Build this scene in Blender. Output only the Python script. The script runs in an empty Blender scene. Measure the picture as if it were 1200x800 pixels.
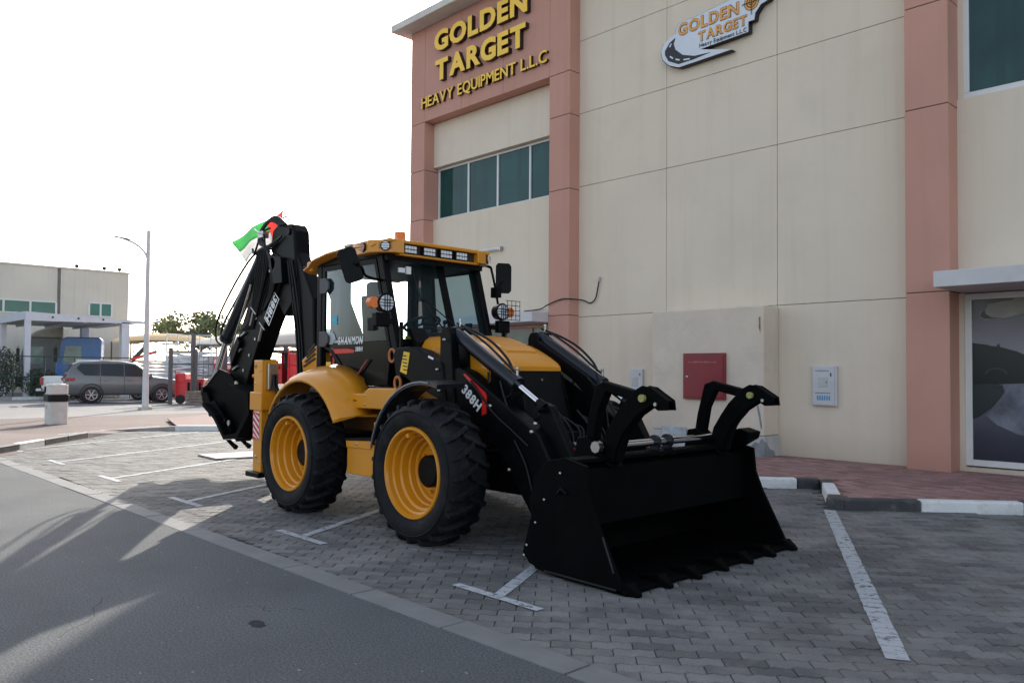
import bpy, bmesh, math, random
from mathutils import Vector, Matrix
random.seed(7)
PI=math.pi; R=math.radians
S=bpy.context.scene; COL=S.collection
# ---------------------------------------------------------------- camera
cam=bpy.data.cameras.new('camera'); co=bpy.data.objects.new('camera',cam); COL.objects.link(co)
AZ=R(136.5); PT=R(1.6); RL=0.0075
f=Vector((math.cos(AZ)*math.cos(PT),math.sin(AZ)*math.cos(PT),math.sin(PT)))
r0=Vector((math.sin(AZ),-math.cos(AZ),0)); u0=r0.cross(f)
rr=(r0+u0*RL).normalized(); uu=(u0-r0*RL).normalized()
co.matrix_world=Matrix(((rr.x,uu.x,-f.x,0),(rr.y,uu.y,-f.y,0),(rr.z,uu.z,-f.z,1.5),(0,0,0,1)))
cam.lens=28.5; cam.sensor_width=36; cam.shift_y=9.46/1200; cam.clip_start=.05; cam.clip_end=3000
S.camera=co
# ---------------------------------------------------------------- sky, sun, exposure
SAZ,SEL=R(137.5),R(25.5)
w=bpy.data.worlds.new('World'); S.world=w; w.use_nodes=True
nt=w.node_tree; bg=nt.nodes['Background']; sky=nt.nodes.new('ShaderNodeTexSky')
sky.sky_type='NISHITA'; sky.sun_disc=False; sky.sun_elevation=SEL; sky.sun_rotation=PI/2-SAZ
sky.air_density=1.0; sky.dust_density=2.2; sky.ozone_density=1.0; sky.altitude=0
hs=nt.nodes.new('ShaderNodeHueSaturation'); hs.inputs['Saturation'].default_value=.6
nt.links.new(sky.outputs[0],hs.inputs['Color']); nt.links.new(hs.outputs[0],bg.inputs[0]); bg.inputs[1].default_value=.15
sl=bpy.data.lights.new('sun','SUN'); sl.energy=3.0; sl.angle=R(.6); sl.color=(1,.93,.82)
so=bpy.data.objects.new('sun',sl); COL.objects.link(so)
sd=Vector((math.cos(SAZ)*math.cos(SEL),math.sin(SAZ)*math.cos(SEL),math.sin(SEL)))
so.rotation_euler=sd.to_track_quat('Z','Y').to_euler(); so.location=(-20,20,30)
S.view_settings.view_transform='Standard'; S.view_settings.look='None'; S.view_settings.gamma=1
S.view_settings.exposure=1.25; S.view_settings.use_curve_mapping=False
S.cycles.max_bounces=8; S.cycles.transparent_max_bounces=16
# ---------------------------------------------------------------- materials
MC={}
def M(name,col,rough=.6,metal=0,var=.12,vs=3.0,bump=0,bs=40,coat=0,spec=.5,dirt=None,ds=1.2,emit=None,glass=None,fine=0,streak=0):
    if name in MC: return MC[name]
    m=bpy.data.materials.new(name); m.use_nodes=True; t=m.node_tree; N=t.nodes; K=t.links
    b=N['Principled BSDF']; b.inputs['Roughness'].default_value=rough; b.inputs['Metallic'].default_value=metal
    b.inputs['Specular IOR Level'].default_value=spec; b.inputs['Coat Weight'].default_value=coat; b.inputs['Coat Roughness'].default_value=.08
    g=N.new('ShaderNodeNewGeometry')
    n=N.new('ShaderNodeTexNoise'); n.inputs['Scale'].default_value=vs; n.inputs['Detail'].default_value=6; K.new(g.outputs['Position'],n.inputs['Vector'])
    r=N.new('ShaderNodeMapRange'); r.inputs['From Min'].default_value=.3; r.inputs['From Max'].default_value=.7
    r.inputs['To Min'].default_value=1-var; r.inputs['To Max'].default_value=1+var; K.new(n.outputs['Fac'],r.inputs['Value'])
    v=N.new('ShaderNodeVectorMath'); v.operation='SCALE'; v.inputs[0].default_value=col[:3]; K.new(r.outputs[0],v.inputs['Scale'])
    out=v.outputs[0]
    if fine:
        n3=N.new('ShaderNodeTexNoise'); n3.inputs['Scale'].default_value=fine; n3.inputs['Detail'].default_value=3; K.new(g.outputs['Position'],n3.inputs['Vector'])
        r3=N.new('ShaderNodeMapRange'); r3.inputs['From Min'].default_value=.3; r3.inputs['From Max'].default_value=.7
        r3.inputs['To Min'].default_value=.5; r3.inputs['To Max'].default_value=1.6; K.new(n3.outputs['Fac'],r3.inputs['Value'])
        v3=N.new('ShaderNodeVectorMath'); v3.operation='SCALE'; K.new(out,v3.inputs[0]); K.new(r3.outputs[0],v3.inputs['Scale']); out=v3.outputs[0]
    if dirt:
        n2=N.new('ShaderNodeTexNoise'); n2.inputs['Scale'].default_value=ds; n2.inputs['Detail'].default_value=8; n2.inputs['Roughness'].default_value=.7; K.new(g.outputs['Position'],n2.inputs['Vector'])
        r2=N.new('ShaderNodeMapRange'); r2.inputs['From Min'].default_value=.5; r2.inputs['From Max'].default_value=.72; r2.inputs['To Max'].default_value=dirt[3]; K.new(n2.outputs['Fac'],r2.inputs['Value'])
        mx=N.new('ShaderNodeMix'); mx.data_type='RGBA'; K.new(r2.outputs[0],mx.inputs['Factor']); K.new(out,mx.inputs['A']); mx.inputs['B'].default_value=(*dirt[:3],1); out=mx.outputs['Result']
    if streak:
        mp=N.new('ShaderNodeMapping'); mp.inputs['Scale'].default_value=(5,5,.22); K.new(g.outputs['Position'],mp.inputs['Vector'])
        n4=N.new('ShaderNodeTexNoise'); n4.inputs['Scale'].default_value=1.0; n4.inputs['Detail'].default_value=5; K.new(mp.outputs[0],n4.inputs['Vector'])
        r4=N.new('ShaderNodeMapRange'); r4.inputs['From Min'].default_value=.52; r4.inputs['From Max'].default_value=.75; r4.inputs['To Max'].default_value=streak; K.new(n4.outputs['Fac'],r4.inputs['Value'])
        m4=N.new('ShaderNodeMix'); m4.data_type='RGBA'; K.new(r4.outputs[0],m4.inputs['Factor']); K.new(out,m4.inputs['A']); m4.inputs['B'].default_value=(col[0]*.72,col[1]*.69,col[2]*.66,1); out=m4.outputs['Result']
        sp=N.new('ShaderNodeSeparateXYZ'); K.new(g.outputs['Position'],sp.inputs[0])
        nn=N.new('ShaderNodeMath'); nn.operation='MULTIPLY_ADD'; nn.inputs[1].default_value=-.7; K.new(n.outputs['Fac'],nn.inputs[0]); K.new(sp.outputs['Z'],nn.inputs[2])
        r5=N.new('ShaderNodeMapRange'); r5.inputs['From Min'].default_value=-.25; r5.inputs['From Max'].default_value=.25; r5.inputs['To Min'].default_value=.45; r5.inputs['To Max'].default_value=0; K.new(nn.outputs[0],r5.inputs['Value'])
        m5=N.new('ShaderNodeMix'); m5.data_type='RGBA'; K.new(r5.outputs[0],m5.inputs['Factor']); K.new(out,m5.inputs['A']); m5.inputs['B'].default_value=(col[0]*.62,col[1]*.56,col[2]*.5,1); out=m5.outputs['Result']
    K.new(out,b.inputs['Base Color'])
    if bump:
        bn=N.new('ShaderNodeTexNoise'); bn.inputs['Scale'].default_value=bs; bn.inputs['Detail'].default_value=4; K.new(g.outputs['Position'],bn.inputs['Vector'])
        bp=N.new('ShaderNodeBump'); bp.inputs['Strength'].default_value=bump; bp.inputs['Distance'].default_value=.01; K.new(bn.outputs['Fac'],bp.inputs['Height']); K.new(bp.outputs[0],b.inputs['Normal'])
    if emit: b.inputs['Emission Color'].default_value=(*emit[:3],1); b.inputs['Emission Strength'].default_value=emit[3]
    if glass:
        tr=N.new('ShaderNodeBsdfTransparent'); tr.inputs[0].default_value=(*glass[:3],1)
        gl=N.new('ShaderNodeBsdfGlossy'); gl.inputs['Roughness'].default_value=.02; gl.inputs[0].default_value=(.9,.95,1,1)
        fr=N.new('ShaderNodeLayerWeight'); fr.inputs[0].default_value=.12
        s=N.new('ShaderNodeMixShader'); K.new(fr.outputs['Fresnel'],s.inputs[0]); K.new(tr.outputs[0],s.inputs[1]); K.new(gl.outputs[0],s.inputs[2])
        df=N.new('ShaderNodeBsdfDiffuse'); df.inputs[0].default_value=(*col[:3],1)
        s2=N.new('ShaderNodeMixShader'); s2.inputs[0].default_value=glass[3]; K.new(s.outputs[0],s2.inputs[1]); K.new(df.outputs[0],s2.inputs[2])
        K.new(s2.outputs[0],N['Material Output'].inputs['Surface'])
    MC[name]=m; return m
YEL=M('yellow paint',(.66,.258,.010),.34,var=.06,coat=.38,spec=.35,dirt=(.5,.24,.06,.2),ds=5)
BLK=M('black machine paint',(.0028,.003,.0036),.42,var=.2,coat=.02,spec=.10,dirt=(.014,.013,.012,.3),ds=6)
BKT=M('matt black bucket steel',(.0014,.0015,.0019),.6,var=.3,spec=.05,dirt=(.006,.0055,.005,.4),ds=5)
DKB=M('dark blue black cylinder paint',(.006,.008,.014),.35,var=.1,coat=.25,spec=.3)
RUB=M('tyre rubber',(.0055,.006,.0078),.7,var=.25,vs=9,bump=.3,bs=60,dirt=(.045,.041,.037,.45),ds=6,spec=.22)
CHR=M('chromed rod',(.75,.75,.76),.12,1,var=.02)
HOSE=M('rubber hose',(.005,.005,.0058),.5,spec=.3)
STEEL=M('zinc steel',(.45,.44,.42),.35,1)
GLS=M('cab glass',(.12,.2,.22),glass=(.66,.78,.82,.06))
GLD=M('tinted lower door glass',(.004,.007,.007),.08,spec=.12,var=.3,vs=6)
WHT=M('white decal',(.8,.8,.8),.5,var=.03)
RED=M('red decal',(.6,.012,.012),.4,var=.05)
YDC=M('yellow warning decal',(.8,.5,.03),.5)
LEN=M('clear lamp lens',(.75,.77,.8),.15,var=.15,vs=120,coat=1)
RLN=M('red lamp lens',(.55,.05,.02),.2,coat=.8)
OLN=M('amber lamp lens',(.80,.17,.008),.2,coat=.6,var=.1,vs=30)
WALL=M('beige rendered wall',(.69,.595,.475),.85,var=.03,vs=.7,bump=.15,bs=25,dirt=(.58,.50,.40,.4),ds=.9,streak=.22)
PINK=M('terracotta pink render',(.52,.272,.208),.85,var=.05,vs=.8,bump=.15,bs=25,dirt=(.48,.25,.17,.4),ds=1.3,streak=.25)
JNT=M('dark joint backing',(.09,.075,.065),.9)
WFR=M('white window frame',(.66,.66,.65),.4,var=.04)
WGL=M('dark teal window glass',(.010,.056,.052),.06,var=.35,vs=.9,spec=.35,streak=.8)
TGL=M('pale teal reflective glass',(.10,.17,.16),.12,var=.3,vs=2.5,spec=.8)
CONC=M('concrete edging',(.15,.152,.152),.8,var=.12,vs=4,bump=.3,bs=50,dirt=(.105,.105,.10,.5),ds=3)
ASP=M('asphalt',(.082,.087,.093),.85,var=.12,vs=.9,bump=.8,bs=110,fine=75,dirt=(.055,.058,.062,.6),ds=.8,spec=.3)
KW=M('white kerb paint',(.68,.68,.66),.6,var=.06,dirt=(.35,.32,.29,.55),ds=6,bump=.2)
KB=M('black kerb paint',(.035,.036,.04),.6,var=.2,dirt=(.2,.19,.17,.5),ds=7,bump=.2)
# ---------------------------------------------------------------- mesh builder
WO={}
class MB:
    def __init__(s): s.v=[]; s.f=[]; s.sm=[]; s.mi=[]; s.cm=0
    def add(s,vs,fs,smooth=False):
        o=len(s.v); s.v+= [tuple(p) for p in vs]
        for q in fs: s.f.append(tuple(o+i for i in q)); s.sm.append(smooth); s.mi.append(s.cm)
        return s
    def box(s,x0,x1,y0,y1,z0,z1):
        return s.add([(x0,y0,z0),(x1,y0,z0),(x1,y1,z0),(x0,y1,z0),(x0,y0,z1),(x1,y0,z1),(x1,y1,z1),(x0,y1,z1)],
              [(0,3,2,1),(4,5,6,7),(0,1,5,4),(1,2,6,5),(2,3,7,6),(3,0,4,7)])
    def pr(s,pf,a,b,ax='y'):      # extrude a 2-D outline between a and b along an axis
        n=len(pf)
        g={'y':lambda p,t:(p[0],t,p[1]),'x':lambda p,t:(t,p[0],p[1]),'z':lambda p,t:(p[0],p[1],t)}[ax]
        vs=[g(p,a) for p in pf]+[g(p,b) for p in pf]
        return s.add(vs,[tuple(range(n)),tuple(range(2*n-1,n-1,-1))]+[((i+1)%n,i,n+i,n+(i+1)%n) for i in range(n)])
    def loft(s,secs,closed=True,cap=True,smooth=True):
        n=len(secs[0]); vs=[p for q in secs for p in q]; fs=[]
        for k in range(len(secs)-1):
            for i in range(n if closed else n-1):
                j=(i+1)%n; fs.append((k*n+i,k*n+j,(k+1)*n+j,(k+1)*n+i))
        s.add(vs,fs,smooth)
        if cap and closed: s.add(secs[0],[tuple(range(n))]); s.add(secs[-1],[tuple(range(n-1,-1,-1))])
        return s
    def tube(s,pts,r,n=8,smooth=True,r2=None):
        P=[Vector(p) for p in pts]; secs=[]; up=None
        for i,p in enumerate(P):
            d=(P[min(i+1,len(P)-1)]-P[max(i-1,0)]).normalized()
            if up is None: up=Vector((0,0,1)) if abs(d.z)<.9 else Vector((1,0,0))
            a=d.cross(up).normalized(); b=a.cross(d).normalized(); up=b
            q=r if r2 is None else r+(r2-r)*i/(len(P)-1)
            secs.append([p+(a*math.cos(2*PI*k/n)+b*math.sin(2*PI*k/n))*q for k in range(n)])
        return s.loft(secs,smooth=smooth)
    def curve(s,pts,r,n=8,sub=5):
        P=[Vector(p) for p in pts]; Q=[]
        for i in range(len(P)-1):
            a=P[max(i-1,0)];b=P[i];c=P[i+1];d=P[min(i+2,len(P)-1)]
            for k in range(sub):
                t=k/sub; Q.append(.5*((2*b)+(c-a)*t+(2*a-5*b+4*c-d)*t*t+(3*b-a-3*c+d)*t**3))
        Q.append(P[-1]); return s.tube(Q,r,n)
    def lathe(s,prof,c,ax='y',n=32,smooth=True):  # prof = (radius, along)
        c=Vector(c); secs=[]
        for r,a in prof:
            q=[]
            for k in range(n):
                t=2*PI*k/n; x,y=r*math.cos(t),r*math.sin(t)
                q.append(c+Vector({'y':(x,a,y),'z':(x,y,a),'x':(a,x,y)}[ax]))
            secs.append(q)
        return s.loft(secs,cap=False,smooth=smooth)
    def steps(s,prof,c,ax='y',n=48):
        for a,b in zip(prof[:-1],prof[1:]): s.lathe([a,b],c,ax,n)
        return s
    def bar(s,p0,p1,w,h,up=(0,0,1)):
        p0,p1=Vector(p0),Vector(p1); d=(p1-p0).normalized(); a=d.cross(Vector(up)).normalized(); b=a.cross(d)
        q=lambda p:[p+a*w/2+b*h/2,p-a*w/2+b*h/2,p-a*w/2-b*h/2,p+a*w/2-b*h/2]
        return s.loft([q(p0),q(p1)],smooth=False)
    def ball(s,c,r,n=8,sq=(1,1,1)):
        pr=[]
        for i in range(n//2+1):
            t=PI*i/(n//2); pr.append([(c[0]+sq[0]*r*max(math.sin(t),.01)*math.cos(2*PI*k/n),c[1]+sq[1]*r*max(math.sin(t),.01)*math.sin(2*PI*k/n),c[2]-sq[2]*r*math.cos(t)) for k in range(n)])
        return s.loft(pr)
    def mir(s,yc=5.5):            # mirrored copy across the machine's centre plane
        m=MB(); m.v=[(x,2*yc-y,z) for x,y,z in s.v]; m.f=[tuple(reversed(q)) for q in s.f]; m.sm=s.sm[:]; m.mi=s.mi[:]; return m
    def join(s,o):
        k=len(s.v); s.v+=o.v; s.f+=[tuple(k+i for i in q) for q in o.f]; s.sm+=o.sm; s.mi+=o.mi; return s
    def build(s,name,mat,parent=None,bevel=0,kind=None,label=None,cat=None,group=None,seg=2):
        me=bpy.data.meshes.new(name)
        xs=[p[0] for p in s.v]; ys=[p[1] for p in s.v]; zs=[p[2] for p in s.v]
        c=Vector(((min(xs)+max(xs))/2,(min(ys)+max(ys))/2,min(zs)))
        me.from_pydata([(p[0]-c.x,p[1]-c.y,p[2]-c.z) for p in s.v],[],s.f)
        mats=mat if isinstance(mat,(list,tuple)) else [mat]
        for m in mats: me.materials.append(m)
        me.polygons.foreach_set('use_smooth',s.sm)
        if len(mats)>1: me.polygons.foreach_set('material_index',s.mi)
        bm=bmesh.new(); bm.from_mesh(me); bmesh.ops.recalc_face_normals(bm,faces=bm.faces); bm.to_mesh(me); bm.free()
        me.update(); o=bpy.data.objects.new(name,me); COL.objects.link(o); WO[o.name]=c.copy()
        if parent is not None: o.parent=parent; o.location=c-WO[parent.name]
        else: o.location=c
        if bevel:
            b=o.modifiers.new('bevel','BEVEL'); b.width=bevel; b.segments=seg; b.limit_method='ANGLE'; b.angle_limit=R(40)
        tag(o,label,cat,group,kind); return o
def tag(o,label=None,cat=None,group=None,kind=None):
    if label: o['label']=label
    if cat: o['category']=cat
    if group: o['group']=group
    if kind: o['kind']=kind
def empty(name,loc,label=None,cat=None,group=None,kind=None):
    o=bpy.data.objects.new(name,None); o.empty_display_size=.2; COL.objects.link(o); o.location=loc; WO[o.name]=Vector(loc); tag(o,label,cat,group,kind); return o
def copy_tree(o,parent=None,off=(0,0,0),rotz=None):
    c=o.copy(); COL.objects.link(c); c.parent=parent
    if parent is None or off!=(0,0,0): c.location=o.location+Vector(off)
    WO[c.name]=WO[o.name]+Vector(off)
    for ch in o.children: copy_tree(ch,c)
    return c
BX=lambda *a:MB().box(*a)
def glyph(ch,size,depth,offset=0,shear=0):
    cu=bpy.data.curves.new('t','FONT'); cu.body=ch; cu.size=size; cu.extrude=depth/2; cu.offset=offset; cu.resolution_u=3; cu.shear=shear
    o=bpy.data.objects.new('t',cu); COL.objects.link(o); bpy.context.view_layer.update()
    me=bpy.data.meshes.new_from_object(o.evaluated_get(bpy.context.evaluated_depsgraph_get()))
    v=[tuple(p.co) for p in me.vertices]; fc=[tuple(p.vertices) for p in me.polygons]
    bpy.data.objects.remove(o); bpy.data.curves.remove(cu); bpy.data.meshes.remove(me); return v,fc
GC={}
def lettering(text,org,xd,yd,nd,width,height,depth,mat,parent,offset=.02,name='letter',shear=0,gap=.14,single=False,ymap=None):
    """word laid from org along xd, up yd, out nd; scaled to width and cap height"""
    xd,yd,nd,org=[Vector(q) for q in (xd,yd,nd,org)]; x=0; L=[]
    for ch in text:
        if ch==' ': x+=.35; continue
        if (ch,offset,shear) not in GC: GC[(ch,offset,shear)]=glyph(ch,1,.02,offset,shear)
        v,fc=GC[(ch,offset,shear)]; x0=min(p[0] for p in v); x1=max(p[0] for p in v)
        L.append((x-x0,v,fc)); x+=x1-x0+gap*.55-(.06 if ch=='R' else 0)
    sx=width/(x-gap*.55+(.06 if text[-1]=='R' else 0)); sy=height/.72; allm=MB()
    for dx,v,fc in L:
        m=MB() if not single else allm
        m.add([org+xd*((p[0]+dx)*sx)+yd*(p[1]*sy)+nd*((p[2]/.02+.5)*depth) for p in v],fc)
        if not single: m.build(name,mat,parent)
    if single: allm.build(name,mat,parent)
#=================================================================== SETTING
def poly_sheet(name,pts,z,mat,**k):
    return MB().pr(pts,z-.03,z,'z').build(name,mat,**k)
GRD=M('sandy yard ground',(.30,.275,.24),.95,var=.12,vs=.15,fine=40,bump=.3,bs=30)
MB().add([(-900,-900,-.06),(900,-900,-.06),(900,900,-.06),(-900,900,-.06)],[(0,1,2,3)]).build('ground',GRD,kind='structure')
BX(-900,60,-30,3.0,-.05,0).build('road',ASP,kind='structure',label='dark grey asphalt road running past the paved parking bays')
YARD=M('pale yard asphalt',(.17,.168,.165),.9,var=.12,vs=.3,fine=60,bump=.3,bs=60,dirt=(.13,.125,.12,.4),ds=.2)
BX(-120,-27.9,3.02,60,-.05,.002).build('yard_asphalt',YARD,kind='structure')
# concrete edging strip between road and bays, one stone after another
st=empty('edging_strip',(-6,3.1,0),kind='structure')
x=-24
while x<3:
    L=.97+random.uniform(-.03,.03)
    BX(x,x+L-.012,3.0,3.2,-.05,.006+random.uniform(-.003,.003)).build('edging_stone',CONC,st,bevel=.006)
    x+=L
# saw-tooth kerb, bays every 2.62 m
PER=2.62
def An(k): return (-4.13+PER*k,8.80)
def Cn(k): return (-4.98+PER*k,10.35)
path=[]
for k in range(-5,3): path+= [Cn(k),An(k)]
kp=[(-20.2,7.75),(-18.5,9.95)]+path
def inside(p,poly):
    c=False; n=len(poly)
    for i in range(n):
        a,b=poly[i],poly[i-1]
        if (a[1]>p[1])!=(b[1]>p[1]) and p[0]<(b[0]-a[0])*(p[1]-a[1])/(b[1]-a[1])+a[0]: c=not c
    return c
def dist(p,a,b):
    ax,ay=a;bx,by=b;dx,dy=bx-ax,by-ay;t=max(0,min(1,((p[0]-ax)*dx+(p[1]-ay)*dy)/(dx*dx+dy*dy)))
    return math.hypot(p[0]-ax-t*dx,p[1]-ay-t*dy)
pavepoly=kp+[(4,12.96),(-18.0,12.96),(-18.0,30),(-27.5,30),(-27.5,13),(-24,9.0)]
kerb=empty('kerb',(-5,9,0),kind='structure')
def kerb_run(a,b,seq,h=.125,wd=.15,side=1):
    a,b=Vector(a),Vector(b); d=(b-a); L=d.length; d/=L; n=Vector((-d.y,d.x))*side; t=0; i=0
    while t<L-.02:
        l,mt=seq[i%len(seq)]; l=min(l,L-t); i+=1
        p,q=a+d*(t+.003),a+d*(t+l-.003)
        dz=random.uniform(-.004,.004)
        MB().pr([tuple(p),tuple(q),tuple(q+n*wd),tuple(p+n*wd)],-.05,h+dz,'z').build('kerb_stone',mt,kerb,bevel=.018)
        t+=l
for k in range(-5,3):
    kerb_run(Cn(k),An(k),[(.35,KB),(1.05,KW),(.38,KB)])
    kerb_run(An(k),Cn(k+1),[(.15,KB),(.83,KB),(1.08,KW),(.3,KB)])
kerb_run((-20.2,7.75),(-18.5,9.95),[(1.05,KW),(1.0,KB)])
RP=M('red footway base',(.16,.10,.09),.9)
poly_sheet('pavement',[(p[0]+.0,p[1]+.1) for p in kp]+pavepoly[len(kp):],.085,RP,kind='structure')
# ---- pavers
def paver_mat(name,base,dirt,lines=False):
    m=bpy.data.materials.new(name); m.use_nodes=True; t=m.node_tree; N=t.nodes; K=t.links; b=N['Principled BSDF']; b.inputs['Roughness'].default_value=.88
    oi=N.new('ShaderNodeObjectInfo'); at=N.new('ShaderNodeAttribute'); at.attribute_name='tint'
    ad=N.new('ShaderNodeMath'); ad.operation='ADD'; K.new(oi.outputs['Random'],ad.inputs[0]); K.new(at.outputs['Fac'],ad.inputs[1])
    fr=N.new('ShaderNodeMath'); fr.operation='FRACT'; K.new(ad.outputs[0],fr.inputs[0])
    mr=N.new('ShaderNodeMapRange'); mr.inputs['To Min'].default_value=.62; mr.inputs['To Max'].default_value=1.28; K.new(fr.outputs[0],mr.inputs['Value'])
    g=N.new('ShaderNodeNewGeometry')
    n1=N.new('ShaderNodeTexNoise'); n1.inputs['Scale'].default_value=1.5; n1.inputs['Detail'].default_value=9; n1.inputs['Roughness'].default_value=.68; K.new(g.outputs['Position'],n1.inputs['Vector'])
    n2=N.new('ShaderNodeTexNoise'); n2.inputs['Scale'].default_value=90; n2.inputs['Detail'].default_value=3; K.new(g.outputs['Position'],n2.inputs['Vector'])
    m2=N.new('ShaderNodeMapRange'); m2.inputs['From Min'].default_value=.3; m2.inputs['From Max'].default_value=.7; m2.inputs['To Min'].default_value=.75; m2.inputs['To Max'].default_value=1.25; K.new(n2.outputs['Fac'],m2.inputs['Value'])
    mm=N.new('ShaderNodeMath'); mm.operation='MULTIPLY'; K.new(mr.outputs[0],mm.inputs[0]); K.new(m2.outputs[0],mm.inputs[1])
    v=N.new('ShaderNodeVectorMath'); v.operation='SCALE'; v.inputs[0].default_value=base; K.new(mm.outputs[0],v.inputs['Scale'])
    mx=N.new('ShaderNodeMix'); mx.data_type='RGBA'; r=N.new('ShaderNodeMapRange'); r.inputs['From Min'].default_value=.46; r.inputs['From Max'].default_value=.62; r.inputs['To Max'].default_value=.6
    K.new(n1.outputs['Fac'],r.inputs['Value']); K.new(r.outputs[0],mx.inputs['Factor']); K.new(v.outputs[0],mx.inputs['A']); mx.inputs['B'].default_value=(*dirt,1)
    n5=N.new('ShaderNodeTexNoise'); n5.inputs['Scale'].default_value=.55; n5.inputs['Detail'].default_value=6; n5.inputs['Roughness'].default_value=.6; K.new(g.outputs['Position'],n5.inputs['Vector'])
    r5=N.new('ShaderNodeMapRange'); r5.inputs['From Min'].default_value=.5; r5.inputs['From Max'].default_value=.68; r5.inputs['To Max'].default_value=.5; K.new(n5.outputs['Fac'],r5.inputs['Value'])
    m5=N.new('ShaderNodeMix'); m5.data_type='RGBA'; K.new(r5.outputs[0],m5.inputs['Factor']); K.new(mx.outputs['Result'],m5.inputs['A']); m5.inputs['B'].default_value=(base[0]*.45,base[1]*.44,base[2]*.42,1)
    K.new(m5.outputs['Result'],b.inputs['Base Color'])
    bp=N.new('ShaderNodeBump'); bp.inputs['Strength'].default_value=.5; bp.inputs['Distance'].default_value=.006; K.new(n2.outputs['Fac'],bp.inputs['Height']); K.new(bp.outputs[0],b.inputs['Normal'])
    return m
PV=paver_mat('grey interlocking paver',(.122,.120,.117),(.23,.218,.203)); PVR=paver_mat('red footway paver',(.30,.165,.148),(.24,.155,.142))
PPK=paver_mat('dusty pink paver',(.15,.102,.09),(.135,.105,.095))
bays=empty('parking_bay_paving',(-6,6,0),kind='structure')
BASE=M('sand joint bed',(.075,.07,.064),.95)
JB=M('jointing sand',(.05,.05,.05),.95,fine=80)
BX(-20.8,4,3.2,13,-.055,-.0125).build('joint_sand',JB,bays)
A1=R(43.3); pd=Vector((math.cos(A1),math.sin(A1))); qd=Vector((-pd.y,pd.x))
PL,PW=.225,.1125
def paver_outline(L,W,zz=.012,g=.0025):
    up=[];xs=[0,.22,.5,.72,1.0]; w=[0,1,0,-1,0]
    a=[(-L/2+L*.5*(i+t),zz*v) for i in range(2) for t,v in zip(xs[:4],w[:4])]+[(L/2,0)]
    top=[(min(max(x,-L/2+g),L/2-g),y+W/2-g) for x,y in a]; bot=[(min(max(x,-L/2+g),L/2-g),y-W/2+g) for x,y in a]
    return bot+list(reversed(top))
PO=paver_outline(PL,PW)
cx,cy=-6.0,6.0; spots=[]
for j in range(-130,131):
    for i in range(-70,71):
        c=Vector((cx,cy))+pd*((i+(j%2)*.5)*PL)+qd*(j*PW)
        if not(-20.6<c.x<3.0 and 3.17<c.y<12.7): continue
        if inside((c.x,c.y),pavepoly): continue
        if min(dist(c,kp[q],kp[q+1]) for q in range(len(kp)-1))<.02: continue
        spots.append((c.x*c.x+c.y*c.y+(40 if (c-Vector((0,0))).angle(Vector((math.cos(AZ),math.sin(AZ))))>R(33) else 0),c))
spots.sort(key=lambda q:q[0])
def paver_mesh(po,h=.04,ch=.004):
    n=len(po); m=MB(); cxx=sum(p[0] for p in po)/n
    inn=[(x*(1-ch*2/PL),y*(1-ch*2/PW)) for x,y in po]
    vs=[(x,y,-h) for x,y in po]+[(x,y,-ch) for x,y in po]+[(x,y,0) for x,y in inn]
    fs=[((i+1)%n,i,n+i,n+(i+1)%n)[::-1] for i in range(n)]+[(n+i,n+(i+1)%n,2*n+(i+1)%n,2*n+i) for i in range(n)]+[tuple(range(2*n,3*n))]
    return vs,fs
pv,pf=paver_mesh(PO)
me=bpy.data.meshes.new('paver'); me.from_pydata(pv,[],pf); me.materials.append(PV); me.update()
for d,c in spots[:300]:
    o=bpy.data.objects.new('paver',me); COL.objects.link(o); o.parent=bays
    o.location=(c.x+6,c.y-6,random.uniform(-.003,.002)); o.rotation_euler=(random.uniform(-.012,.012),random.uniform(-.012,.012),A1+random.uniform(-.01,.01))
def stuff_tiles(name,cs,pv,pf,ang,mat,parent,z0,jit=.002):
    V=[];F=[];T=[]; ca,sa=math.cos(ang),math.sin(ang); wo=WO[parent.name]
    for c in cs:
        o=len(V); dz=random.uniform(-jit,jit*.7)+z0; tx=random.uniform(-.01,.01); ty=random.uniform(-.01,.01)
        for x,y,z in pv: V.append((c[0]+x*ca-y*sa-wo.x,c[1]+x*sa+y*ca-wo.y,z+dz+x*tx+y*ty-wo.z))
        F+=[tuple(o+i for i in q) for q in pf]; T+=[random.random()]*len(pf)
    me=bpy.data.meshes.new(name); me.from_pydata(V,[],F); me.materials.append(mat)
    a=me.attributes.new('tint','FLOAT','FACE'); a.data.foreach_set('value',T); me.update()
    o=bpy.data.objects.new(name,me); COL.objects.link(o); o.parent=parent; o['kind']='stuff'; return o
stuff_tiles('paver',[c for d,c in spots[300:]],pv,pf,A1,PV,bays,0,.003)
# red footway pavers, rectangular
fw=empty('footway_paving',(-6,11,.1),kind='structure')
rp=[(-.099,-.049),(.099,-.049),(.099,.049),(-.099,.049)]
rv=[(x,y,-.03) for x,y in rp]+[(x,y,0) for x,y in rp]; rf=[(4,5,6,7),(0,1,5,4),(1,2,6,5),(2,3,7,6),(3,0,4,7)]
cs=[]
for j in range(0,60):
    for i in range(-90,40):
        x=(i+(j%2)*.5)*.2; y=8.6+j*.1
        if -17.3<x<2 and y<12.92 and inside((x,y),pavepoly) and min(dist((x,y),kp[q],kp[q+1]) for q in range(len(kp)-1))>.19: cs.append((x,y))
cs.sort(key=lambda c:(c[0]+4)**2+(c[1]-9.5)**2*3)
rm=bpy.data.meshes.new('footway_paver'); rm.from_pydata(rv,[],rf); rm.materials.append(PVR)
for c in cs[:300]:
    o=bpy.data.objects.new('footway_paver',rm); COL.objects.link(o); o.parent=fw; o.location=(c[0]+6,c[1]-11,.012+random.uniform(-.002,.002)); o.rotation_euler=(random.uniform(-.01,.01),random.uniform(-.01,.01),0)
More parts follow.
